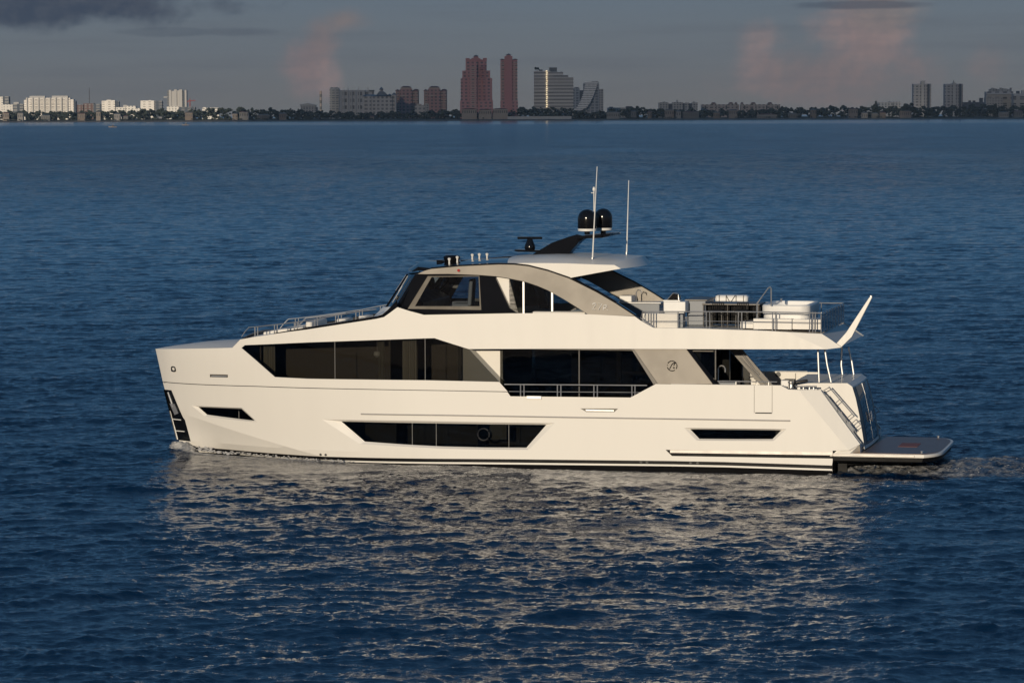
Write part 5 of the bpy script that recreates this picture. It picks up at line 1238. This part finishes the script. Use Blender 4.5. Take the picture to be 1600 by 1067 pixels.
for x in (531, 536.6, 543, 549, 554.5, 561, 568.5): b.block('pier', x, x + 1.8, 140.8, CONC, 2.5, y=-2.5)
for x in (544, 559.5, 574.8): b.block('roof_mast', x - .5, x + .5, 136.8, CONC, 2, bot=141.3, y=8)
b.block('roof_house', 577, 585, 141.0, ROOFG, 14, bot=143, y=-1)
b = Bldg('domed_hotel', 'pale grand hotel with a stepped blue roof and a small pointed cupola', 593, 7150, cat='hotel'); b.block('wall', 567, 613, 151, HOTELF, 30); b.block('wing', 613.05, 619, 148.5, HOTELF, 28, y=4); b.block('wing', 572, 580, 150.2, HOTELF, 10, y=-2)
b.hip('roof', 566, 613, 151, 148.2, ROOFB, 30, k=.12); b.poly('roof', [(588, 149), (591, 144.8), (593, 143), (599, 143), (602, 145), (605.5, 149)], ROOFB, 16, 6); b.block('cupola', 593.2, 598.3, 140.5, HOTELF, 8, bot=143, y=10); b.hip('cupola_roof', 592.6, 598.8, 140.5, 136, ROOFB, 8, y=10, k=.48); b.hip('turret_roof', 606, 612, 149.4, 147, ROOFB, 12, k=.45); b.hip('turret_roof', 612.5, 619, 148.5, 145, ROOFB, 12, y=5, k=.45)
b.block('podium', 554, 622, 179, HOTELF, 20, y=-28)
def twin(px, lab):
    b = Bldg('crowned_tower', lab, px, 7300, cat='tower', group='two matching russet towers with crowned roofs'); x = px
    b.block('wall', x - 17.5, x + 17.5, 142.2, BRICK, 34); b.block('wing', x - 11, x + 8.5, 139, BRICK, 10, y=-4); b.block('side_wing', x + 8.6, x + 18.3, 142.8, BRICK, 24, y=4); b.block('crown', x - 9, x + 6.5, 137.2, CREAM, 16, bot=141.8, y=4)
    b.hip('roof', x - 9.5, x + 7, 137.2, 134.8, ROOFR, 16, y=4); b.hip('wing_roof', x - 18, x - 11.5, 142.2, 139.9, ROOFR, 20, k=.4); b.hip('wing_roof', x + 9, x + 19, 142.2, 139.4, ROOFR, 20, k=.3)
    for s0, s1 in ((-17.5, -12), (9.5, 17.5)): b.slabs(x + s0, x + s1, 175, 144, 11, CREAM, out=2)
    b.block('ledge', x - 10, x + 1, 149.4, CREAM, 4.5, bot=150.6, y=-6)
twin(636, 'russet crowned tower beside the domed hotel, left of its twin'); twin(680, 'russet crowned tower nearer the big red towers, right of its twin')
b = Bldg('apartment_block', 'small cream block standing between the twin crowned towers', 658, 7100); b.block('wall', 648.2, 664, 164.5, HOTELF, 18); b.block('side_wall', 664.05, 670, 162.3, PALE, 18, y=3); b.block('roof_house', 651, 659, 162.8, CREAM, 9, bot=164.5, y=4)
b = Bldg('red_tower', 'big stepped red tower with a broad base, the wider of the two red ones', 744.5, 7050, cat='tower')
b.block('wall', 720, 769, 122.5, PINKF, 44); b.block('wing', 722.6, 766, 110.8, PINKF, 36, y=3); b.block('upper_wall', 727.8, 760.5, 96, PINKF, 30, y=5); b.block('base_wing', 718.9, 770.3, 157.5, PINKF, 46, y=-3)
b.block('center_bay', 733.5, 745.5, 100, PINKF, 10, y=-5, bot=184); b.block('shoulder', 727.8, 734, 91.2, PINKP, 26, bot=96, y=5.5); b.block('shoulder', 754.5, 760.8, 91, PINKP, 26, bot=96, y=5.5)
b.poly('gable', [(734.05, 96), (734.05, 93.5), (739, 90.5), (748, 90.5), (754.4, 94), (754.4, 96)], PINKP, 24, 4); b.block('cupola', 740.5, 747.5, 88.6, PINKP, 10, bot=90.5, y=9); b.hip('cupola_roof', 739.8, 748.2, 88.6, 86, ROOFG, 10, y=9, k=.45)
b.slabs(747.5, 759, 170, 101, 22, PINKP, out=2.2); b.slabs(735, 744, 170, 104, 22, CREAM, out=1.2, y=-5)
b = Bldg('red_tower', 'slim tall red tower with a small pointed cupola, the narrower red one', 795, 7050, cat='tower')
b.block('wall', 782.2, 808.6, 94, PINKF, 34); b.block('center_bay', 788.5, 800.7, 92, PINKP, 8, y=-4); b.block('crown', 788.5, 801, 88, PINKP, 16, bot=94, y=6); b.hip('wing_roof', 781.8, 788.4, 94, 92.2, ROOFR, 20, k=.35); b.hip('wing_roof', 801.1, 809, 94, 92.2, ROOFR, 20, k=.35)
b.block('cupola', 791.5, 798.3, 86.2, PINKP, 10, bot=88, y=9); b.hip('cupola_roof', 790.6, 799.2, 86.2, 84, ROOFG, 10, y=9, k=.45); b.slabs(782.8, 788, 165, 97, 22, CREAM, out=1.6); b.slabs(801.5, 808.2, 165, 97, 22, CREAM, out=1.6); b.block('base_wing', 781.8, 809.4, 157.6, PINKF, 36, y=-2)
VILLA = mat('villa_render', (0.30, 0.25, 0.21), .8, scale=.1)
def villa(px0, px1, top, lab, m=VILLA, roof=ROOFR, name='villa', Y=6990, base=None, arches=True):
    b = Bldg(name, lab, (px0 + px1) / 2, Y, cat='house'); b.block('wall', px0, px1, top + 1.6, m, 14); b.hip('roof', px0, px1, top + 1.6, top, roof, 14)
    n = max(2, int((px1 - px0) / 3)); w_ = (px1 - px0) / n
    for k in range(n): b.block('window', px0 + w_ * (k + .3), px0 + w_ * (k + .72), top + 3.6, DARKM, .6, bot=top + 7.5, y=-.5)
villa(721.5, 745, 169.6, 'cream villa with tall openings at the foot of the wide red tower'); villa(748, 768, 170.6, 'cream villa between the feet of the two red towers'); villa(770, 793.5, 169.4, 'cream villa at the foot of the slim red tower')
b = Bldg('glass_hotel', 'wide grey glass hotel with stepped roof and a bright column of windows', 865, 7090, cat='hotel')
for x0, x1, tp in ((834.5, 860, 111.5), (860.02, 880, 113), (880.02, 888, 117.8), (888.02, 896, 121.3)): b.block('wall', x0, x1, tp, GLASSF, 40)
b.block('roof_house', 858, 870.5, 105.8, ROOFG, 16, bot=112.5, y=8); b.block('roof_mast', 858, 858.6, 105, CONC, 1, bot=111, y=3); b.block('roof_house', 842.5, 848, 109, ROOFG, 10, bot=111.5, y=6); b.slabs(834.5, 895.5, 170, 113 + 8, 18, CONC, out=1.2)
EMIT = bpy.data.materials.new('emissive_window'); EMIT.use_nodes = True; t = NT(EMIT.node_tree); t.n.clear(); o_ = t.node('ShaderNodeOutputMaterial'); em = t.node('ShaderNodeEmission'); oc = t.node('ShaderNodeTexCoord').outputs['Object']
t.put(em.inputs[0], t.mix(t.noise(oc, .2, 2), (1.0, .72, .38), (1.0, .86, .6))); em.inputs[1].default_value = 1.1; t.l.new(em.outputs[0], o_.inputs[0])  # warm emission for one column of windows
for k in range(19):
    y_ = 110.6 + k * 3.1; b.block('emissive_window', 853.5 - (.4 if k % 3 == 0 else 0), 855.4 + (.5 if k % 4 == 1 else 0), y_, EMIT, 2.2, bot=y_ + 1.7, y=-2.4)
ptree = mat('palm_green', (0.025, 0.032, 0.024), .9); ptrunk = mat('tree_bark', (0.07, 0.055, 0.045), .9)
def tree(name, lab, x, Y, z0, h, kind, group=None, w=None):
    o = tag(empty(name, (x, Y, z0)), lab, 'tree', group); mb = MB(); mb.tube([(0, 0, 0), (random.uniform(-.4, .4), 0, h * .75)], .5, 6, r1=.25); mb.build('trunk', ptrunk, o); mb = MB()
    w = w or h * .45
    if kind == 'palm':
        for k in range(9):
            a = 2 * math.pi * k / 9 + .3; L_ = w * random.uniform(.8, 1.1); p = [Vector((math.cos(a) * L_ * q, math.sin(a) * L_ * q, h * .75 + w * (.55 * q - .95 * q * q))) for q in (0, .35, .7, 1)]
            n_ = Vector((-math.sin(a), math.cos(a), 0)) * w * .22; mb.loft([[q - n_ * s_, q + Vector((0, 0, .5)), q + n_ * s_] for q, s_ in zip(p, (.3, 1, .9, .15))], caps=True)
    elif kind == 'pine':
        for k in range(11):
            q = k / 10; z = h * (.18 + .82 * q); r = w * (1.05 - q) * (1 if k % 2 else .7)
            for j in range(6): a = j * 1.05 + k * .5; mb.blob((math.cos(a) * r * .6, math.sin(a) * r * .6, z), r * .5, r * .5, h * .035, .3)
        mb.lathe((0, 0, h * .3), [(w * .35, 0), (.2, h * .72)], 6)
    else:
        for _ in range(26):
            a, r, z = random.uniform(0, 6.28), random.random() ** .5 * w, random.uniform(.4, .98); s_ = w * random.uniform(.22, .42); k = 1 - abs(z - .62) * 1.1; mb.blob((math.cos(a) * r * k, math.sin(a) * r * k, h * z), s_, s_, s_ * .75, .28)
    mb.build('crown', ptree, o); return o
for k, (px, y_) in enumerate(((837.5, 105.5), (840, 106), (876.5, 112.5))):
    q = at(px, y_ + (5.5 if k < 2 else 3), 7102)
    tree('roof_tree', ('dark roof tree on the left end of the glass hotel, the outer one', 'dark roof tree on the left end of the glass hotel, the inner one', 'small dark roof tree on the middle step of the glass hotel')[k], q.x, 7102, q.z, 7.5 if k < 2 else 4, 'round', 'trees on the glass hotel roof', 3.6 if k < 2 else 2.2)
b = Bldg('glass_tower', 'plain blue glass tower just right of the wide glass hotel', 904, 7800, cat='tower'); b.block('wall', 896, 905.8, 137.6, BLUEF, 34); b.block('wing', 905.85, 913, 141.5, DARKF, 30, y=4); b.block('roof_house', 898, 904, 136.6, ROOFG, 14, bot=137.6, y=5)
b = Bldg('terraced_tower', 'curved tower with pale terraces sweeping down to the left', 926, 7100, cat='tower'); b.block('wall', 912, 936.5, 130, BLUEF, 34, y=6); b.block('side_wall', 936.55, 943, 139.5, PALE, 28, y=8); b.block('roof_house', 925, 935, 127.4, ROOFG, 16, bot=130, y=8)
for k in range(16):
    q = k / 15; yk = 172 - 42 * q; xl_ = 897 + 21 * q ** .62 - 3 * q * q; xr_ = 911 + 23.5 * q ** .55
    mb = MB(); c_ = (xl_ + xr_) / 2; z = b.Zr(c_, yk); mb.box(b.X(xl_), b.X(xr_), -9 + 12 * q, 12, z, z + 2.2); mb.build('terrace', WHITEP, b.o); mb = MB(); mb.box(b.X(xl_ + 1), b.X(xr_), -7 + 12 * q, 12, z - 2.2, z - .02); mb.build('glazing', BLUEF, b.o)
b.block('lower_wall', 905, 940, 168, BLUEF, 18, y=9); b.block('podium', 893, 940, 179.5, CREAM, 16, y=-26)
b = Bldg('seawall', 'long pale seawall on the beach below the wide glass hotel', 843, 6975, cat='wall'); b.block('wall', 793, 893, 182.6, CONC, 3); b.block('coping', 792.5, 893.5, 182.3, WHITEP, 4, bot=182.55, y=-.5)
# -- right group
b = Bldg('low_building', 'long low grey building right of the terraced tower', 966, 7250); b.block('wall', 949, 978, 168.6, PALE, 22); b.block('wing', 978.05, 988, 166.4, DARKF, 22, y=2); b.block('roof_house', 952, 958, 167.2, PALE, 9, bot=168.6, y=4)
b = Bldg('white_apartments', 'row of pale apartment blocks with dark upright voids', 1060, 7250)
for x0, x1, tp in ((1029.5, 1044.5, 160.4), (1050.5, 1067, 160.2), (1070, 1076.5, 160.8), (1081, 1090, 160.6)): b.block('wall', x0, x1, tp, PALE, 26)
for x0, x1, tp in ((1044.55, 1050.45, 162.4), (1067.05, 1069.95, 161.8), (1076.55, 1080.95, 161.8)): b.block('recess', x0, x1, tp, DARKF, 22, y=4)
for x, tp in ((1038, 158.6), (1058.5, 156.5), (1084.5, 158.6)): b.block('roof_house', x - 1.4, x + 1.4, tp, CONC, 8, bot=160.5, y=6)
for k, (x0, x1, tur, lab) in enumerate(((1096, 1155, (1115, 1142, 1150), 'beige apartment range with small turrets, the left of two'), (1157.5, 1219, (1159.5, 1177, 1203), 'beige apartment range with small turrets, the right of two'))):
    b = Bldg('turreted_range', lab, (x0 + x1) / 2, 7350, group='beige turreted ranges'); b.block('wall', x0, x1, 163.6, BEIGE, 26)
    for x in tur: wd = 3.6 if x not in (1150, 1159.5) else 1.8; b.block('turret', x - wd, x + wd, 162.4, BEIGE, 12, y=-2); b.hip('turret_roof', x - wd, x + wd, 162.4, 160.2, ROOFR, 12, y=-2, k=.3)
    for j in range(4): xx = x0 + 5 + j * (x1 - x0 - 10) / 3; b.block('recess', xx, xx + 2.2, 165.4, DARKM, .8, bot=171, y=-.7)
b = Bldg('sunlit_block', 'small bright sunlit block among trees, right of the tall pine', 1390, 7500); b.block('wall', 1373, 1398, 160.2, WHITE, 22); b.block('wing', 1395, 1406.5, 159.6, WHITE, 20, y=-3); b.block('roof_house', 1389, 1392, 158.2, CONC, 8, bot=160.2, y=5)
def pair(px, w_, lab, mast):
    b = Bldg('slab_tower', lab, px, 7400, cat='tower', group='two matching pale slab towers'); x = px
    b.block('wall', x - w_, x - w_ * .15, 131.4, SLAB, 28); b.block('wing', x + w_ * .2, x + w_, 131.2, SLAB, 28, y=3); b.block('core', x - w_ * .14, x + w_ * .19, 129.6, CONC, 24, y=-3); b.block('side_wall', x + w_ * .55, x + w_ * .8, 131.4, DARKF, 4, y=-.9)
    b.block('roof_house', x - 2 if not mast else x - .4, x + 5 if not mast else x + .6, 126.6 if not mast else 125.4, CONC, 9, bot=129.6, y=4)
    b.slabs(x - w_, x - w_ * .2, 168, 133, 12, CONC, out=1.4); b.slabs(x + w_ * .82, x + w_, 168, 133, 12, CONC, out=1.4, y=3)
pair(1441, 14, 'pale slab tower with a wide roof house, left of the two', False); pair(1490.5, 14.2, 'pale slab tower with a roof mast, right of the two', True)
b = Bldg('dark_block', 'long low dark block with a small chimney, right of the slab towers', 1521, 7300); b.block('wall', 1505.5, 1538.5, 160, DARKF, 24); b.block('roof_house', 1514, 1517.5, 157.4, DARKF, 8, bot=160, y=5); b.block('roof_house', 1520.5, 1524.5, 157.6, DARKF, 8, bot=160, y=5); b.block('chimney', 1531, 1536.2, 153.4, DARKF, 8, bot=160, y=5)
b = Bldg('terraced_block', 'big pale block with ragged roofline at the right edge, the left part', 1561, 7350); b.block('wall', 1541, 1583, 143.5, GRIDF, 30); b.block('wing', 1539.5, 1566, 153, PALE, 30, y=-6); b.slabs(1539.5, 1583, 170, 146, 6, CONC, out=7)
for k, x in enumerate((1546, 1549.5, 1553, 1556, 1559, 1563, 1567, 1571, 1575, 1579)): b.block('roof_house', x, x + 2.4, 139.5 - (k * 7 % 4) * .7, PALE, 12, bot=143.5, y=4)
b = Bldg('terraced_block', 'pale block cut by the right edge of the photo, beside the ragged roofline', 1600, 7300); b.block('wall', 1583.5, 1625, 146.5, GRIDF, 30); b.block('roof_house', 1589, 1593.5, 142.5, DARKF, 12, bot=146.5, y=4); b.block('roof_house', 1597, 1612, 141.5, CONC, 12, bot=146.5, y=4); b.slabs(1583.5, 1625, 170, 149, 6, CONC, out=4)
# -- houses along the shore
HM = [mat('house_render_' + n_, c_, .8, scale=.1) for n_, c_ in (('cream', (.20, .17, .15)), ('white', (.22, .21, .20)), ('grey', (.12, .12, .12)), ('buff', (.15, .12, .10)))]
HOUSES = [(4, 14, 175.5, 'small pale house on the shore at the left edge'), (27, 36, 176, 'brown roofed shore house below the wide white hotel, its left end'), (64, 78, 179, 'long low pale shore house in front of the wide white hotel'), (121, 133, 176.5, 'pale shore house under the radio mast'), (150, 157, 174, 'small white shore house left of the lone white tower'),
          (178, 188, 177, 'shore house with a pale wall below the low white buildings'), (190, 200, 180.5, 'white shore house close to the beach below the low white buildings'), (289, 301, 175, 'white house among trees under the red crane'), (363, 371, 176.5, 'first pale house in the long dark wood'), (374, 388, 174, 'pale gabled house in the middle of the long dark wood'), (402, 420, 178.5, 'long low house at the wood edge'), (436, 447, 176.5, 'small house near the round topped block'),
          (578, 584, 181, 'tiny pavilion on the beach below the domed hotel'), (948, 968, 174.5, 'pale low house right of the terraced tower foot'), (986, 994, 173, 'pale two storey house left of the pale apartment row'), (1012, 1018, 174, 'narrow white house under the pale apartment row'), (1039, 1053, 171, 'red roofed house below the pale apartment row'), (1056, 1064, 173, 'white gabled house below the pale apartment row'), (1067, 1092, 174, 'long pale house below the pale apartment row'),
          (1115, 1125, 175, 'white house below the left turreted range'), (1139, 1152, 171, 'tall white house between the turreted ranges'), (1183, 1214, 178, 'low long wall house below the right turreted range'), (1232, 1246, 176.5, 'low brown house in the right wood'), (1266.5, 1275.5, 170.5, 'white modern house among the trees of the right wood'), (1326, 1340, 169.5, 'pale house left of the tall pine'), (1346, 1356, 175.5, 'white house below the tall pine'), (1362, 1372, 175.8, 'white gabled shore house below the sunlit block'), (1375, 1384, 175, 'low white house right of the white gabled shore house'),
          (1406, 1424, 172.5, 'brown house left of the slab towers'), (1561, 1576, 174.5, 'shore house with a cream wall below the ragged block'), (1584, 1598, 173, 'cream house at the right edge below the cut block')]
for k, (x0, x1, tp, lab) in enumerate(HOUSES):
    m_ = HM[k % 4]; villa(x0, x1, tp, lab, m_, (ROOFR, ROOFG, HM[0])[(k * 2) % 3], 'shore_house', 6995 if k % 2 else 7010)
# -- trees that stand out, then the wood behind the beach as one mass
for px, py, h, kind, nm, lab in ((1368.7, 157.5, 34, 'pine', 'pine_tree', 'tall slim pine standing left of the sunlit block'), (376.5, 168.5, 24, 'pine', 'pine_tree', 'pine that rises above the long dark wood'), (466, 170, 24, 'pine', 'pine_tree', 'dark pine left of the round topped block'),
                                 (400, 171, 15, 'palm', 'palm_tree', 'palm over the long dark wood right of the pine'), (560, 175, 12, 'palm', 'palm_tree', 'palm at the left end of the domed hotel podium'), (579, 174, 12, 'palm', 'palm_tree', 'palm before the middle of the domed hotel'), (592.5, 173.5, 13, 'palm', 'palm_tree', 'palm below the cupola of the domed hotel'), (609, 174.5, 12, 'palm', 'palm_tree', 'palm at the right end of the domed hotel podium'),
                                 (742, 172, 14, 'palm', 'palm_tree', 'palm at the foot of the wide red tower'), (774, 170, 17, 'palm', 'palm_tree', 'palm between the two red towers'), (1420, 163, 28, 'round', 'broadleaf_tree', 'round dark tree left of the slab towers'), (996, 168, 22, 'round', 'broadleaf_tree', 'round dark tree left of the pale apartment row'), (816, 169, 22, 'round', 'broadleaf_tree', 'round dark tree right of the slim red tower'), (225, 171.5, 20, 'round', 'broadleaf_tree', 'round dark tree before the tower with a shaded half'), (1551, 164.5, 23, 'round', 'broadleaf_tree', 'round tree in front of the ragged block')):
    q = at(px, py, 7030); tree(nm, lab, q.x, 7030, max(4.0, q.z - h), h if q.z - h > 4 else q.z - 4, kind)
rngt = random.Random(3)
prof_t = [(-60, 174), (0, 174), (40, 175), (110, 175.5), (160, 174), (200, 175), (250, 172), (262, 175), (300, 174), (345, 170), (400, 172), (455, 172.5), (466, 172), (475, 176), (500, 174.5), (530, 175.5), (560, 179), (620, 176), (660, 177), (715, 171.5), (722, 178), (790, 178), (806, 171), (840, 169.5), (895, 171), (910, 177), (940, 176), (960, 172), (995, 169.5), (1020, 171), (1040, 173.5), (1095, 172.5), (1160, 173.5), (1215, 171), (1235, 168.5), (1262, 170.5), (1310, 168), (1340, 169), (1362, 166), (1375, 168), (1420, 167), (1450, 169), (1475, 166.5), (1510, 167), (1540, 165), (1560, 168), (1600, 166.5), (1660, 167)]
mb = MB()
ico = bmesh.new(); bmesh.ops.create_icosphere(ico, subdivisions=1, radius=1); iv = [v.co.copy() for v in ico.verts]; iff = [tuple(v.index for v in f.verts) for f in ico.faces]; ico.free()
for k in range(5200):
    px = rngt.uniform(-60, 1660); Y = rngt.uniform(7015, 7140); top = float(np.interp(px, [a for a, _ in prof_t], [b_ for _, b_ in prof_t])) + 2.6 * math.sin(px * .33) * math.sin(px * .071) + rngt.uniform(-.6, 2.2)
    q = at(px, top, Y); z = q.z - rngt.random() ** 1.4 * max(2, q.z - 6); r = rngt.uniform(1.8, 4.6)
    if any(x0 - 1 < px < x1 + 1 for x0, x1, *_ in HOUSES) and z < at(px, 173, Y).z and Y < 7060: Y += 40
    kk = [1 + rngt.uniform(-.35, .35) for _ in iv]; mb.add([(q.x + v.x * r * j, Y + v.y * r * j, z + v.z * r * .75 * j) for v, j in zip(iv, kk)], iff)
mb.build('shore_wood', mat('shore_foliage', (0.026, 0.036, 0.027), .9, var=.25, scale=.12), None, kind='stuff')
mb = MB()
for k in range(900):
    px = rngt.uniform(-60, 1660); Y = rngt.uniform(6985, 7005); q = at(px, 181, Y); r = rngt.uniform(.8, 2.0)
    if math.sin(px * .11) + math.sin(px * .037 + 1) < .1: continue
    mb.add([(q.x + v.x * r * 1.4, Y + v.y * r, 5.5 + v.z * r * .8) for v in iv], iff)
mb.build('shore_shrubs', mat('shrub_foliage', (0.035, 0.04, 0.03), .9, var=.4, scale=.2), None, kind='stuff')
# -- two small boats far out on the left
def motorboat(px, py, L_, lab, rz, tall):
    q = at(px, py, 1.0); d = ray(px, py); Wp = CAM + d * (-CAM_H / d.z); o = tag(empty('motorboat', Wp, rz), lab, 'boat', 'small motorboats far out')
    mb = MB(); secs = []
    for u, w_, zk, zs2 in ((-.5, .16, .0, .10), (-.2, .17, -.02, .10), (.15, .16, -.02, .12), (.35, .11, .0, .14), (.5, .01, .06, .17)): secs.append([(u * L_, -w_ * L_, zs2 * L_), (u * L_, -w_ * .7 * L_, zk * L_ - .2), (u * L_, w_ * .7 * L_, zk * L_ - .2), (u * L_, w_ * L_, zs2 * L_)])
    mb.loft(secs); mb.build('hull', VILLA0, o)
    mb = MB(); mb.prism([(-.12 * L_, .1 * L_), (.14 * L_, .12 * L_), (.06 * L_, .24 * L_), (-.1 * L_, .24 * L_)], -.1 * L_, .1 * L_); mb.build('cabin', DARKM, o)
    mb = MB(); mb.box(-.16 * L_, .08 * L_, -.13 * L_, .13 * L_, (.25 + tall) * L_, (.27 + tall) * L_); mb.build('roof', VILLA0, o)
    mb = MB(); [mb.tube([(x * L_, y * L_, .1 * L_), (x * L_, y * L_, (.25 + tall) * L_)], .07, 5) for x in (-.14, .05) for y in (-.12, .12)]; mb.build('roof_post', DARKM, o)
    mb = MB(); mb.tube([(-.1 * L_, 0, .27 * L_), (-.1 * L_, 0, (.42 + tall) * L_)], .06, 5); mb.build('mast', CONC, o)
motorboat(176, 199.5, 9.0, 'small pale motorboat far out, the nearer and leftmost of two', math.radians(185), .0)
motorboat(290, 196.3, 9.5, 'small pale motorboat far out right of the other, under the finned tower', math.radians(170), .03)

# ------------------------------------------------------------------ the cloud bank whose shade lies over most of the far shore
CL, t, out = new_mat('thin_cloud')
d_ = t.node('ShaderNodeBsdfDiffuse'); t.put(d_.inputs[0], (0.75, 0.75, 0.76)); x_ = t.node('ShaderNodeBsdfTransparent'); t.put(x_.inputs[0], (1.0, 0.98, 0.97)); ms = t.node('ShaderNodeMixShader'); ms.inputs[0].default_value = 0.37
t.l.new(d_.outputs[0], ms.inputs[1]); t.l.new(x_.outputs[0], ms.inputs[2]); t.l.new(ms.outputs[0], out.inputs[0])
def cloud_bank(name, lab, px0, px1, Y, hgt_, ztop):
    """low cumulus up-sun of the shore: its shadow falls on the shore between two columns of the picture"""
    x0, x1 = at(px0, 178, Y).x, at(px1, 178, Y).x; kf = hgt_ / math.tan(SUN_EL); sx, sy = -math.sin(SUN_AZ) * kf, -math.cos(SUN_AZ) * kf
    bm = bmesh.new(); bmesh.ops.create_icosphere(bm, subdivisions=5, radius=1); rg_ = random.Random(11); ph = [rg_.uniform(0, 6.3) for _ in range(12)]
    vs = []; L = (x1 - x0) / 2; Hh = 260
    for v in bm.verts:
        p = v.co; k = max(abs(p.x) ** 5 + abs(p.y) ** 3 + abs(p.z) ** 4, 1e-6) ** -.24       # a long bank with a rounded, lumpy outline
        q = [p.x * L * min(k, 1.35), p.y * 150 * min(k, 1.3), p.z * Hh * min(k, 1.3)]
        lump = sum(math.sin(q[0] * f / 60 + ph[a]) * math.sin(q[2] * f / 45 + ph[a + 4]) * math.cos(q[1] * f / 50 + ph[a + 8]) / f for a, f in enumerate((1, 1.9, 3.7, 6.1)))
        vs.append(((x0 + x1) / 2 + sx + q[0] + p.x * lump * 10, Y + sy + q[1] + p.y * lump * 40, hgt_ + 110 + q[2] + p.z * lump * 45))
    mb = MB(); mb.add(vs, [tuple(u.index for u in f.verts) for f in bm.faces]); bm.free()
    return tag(mb.build(name, CL, None, kind='structure'), lab, None)
cloud_bank('cloud_bank', None, 400, 1369, 7060, 1250, 260)
cloud_bank('cloud_bank', None, 1402, 1740, 7060, 1250, 260)

# ------------------------------------------------------------------ the morning haze over the water
mb = MB(); mb.box(-3200, 3200, -60, 9700, -3.0, 190.0)
hz_m = bpy.data.materials.new('haze_air'); hz_m.use_nodes = True; t = NT(hz_m.node_tree); t.n.clear(); o_ = t.node('ShaderNodeOutputMaterial')
pv = t.node('ShaderNodeVolumePrincipled'); pv.inputs['Color'].default_value = (0.50, 0.72, 1.0, 1); pv.inputs['Density'].default_value = 1.4e-5; pv.inputs['Anisotropy'].default_value = 0.0
t.l.new(pv.outputs[0], o_.inputs['Volume'])
haze = mb.build('haze', hz_m, None, kind='stuff')
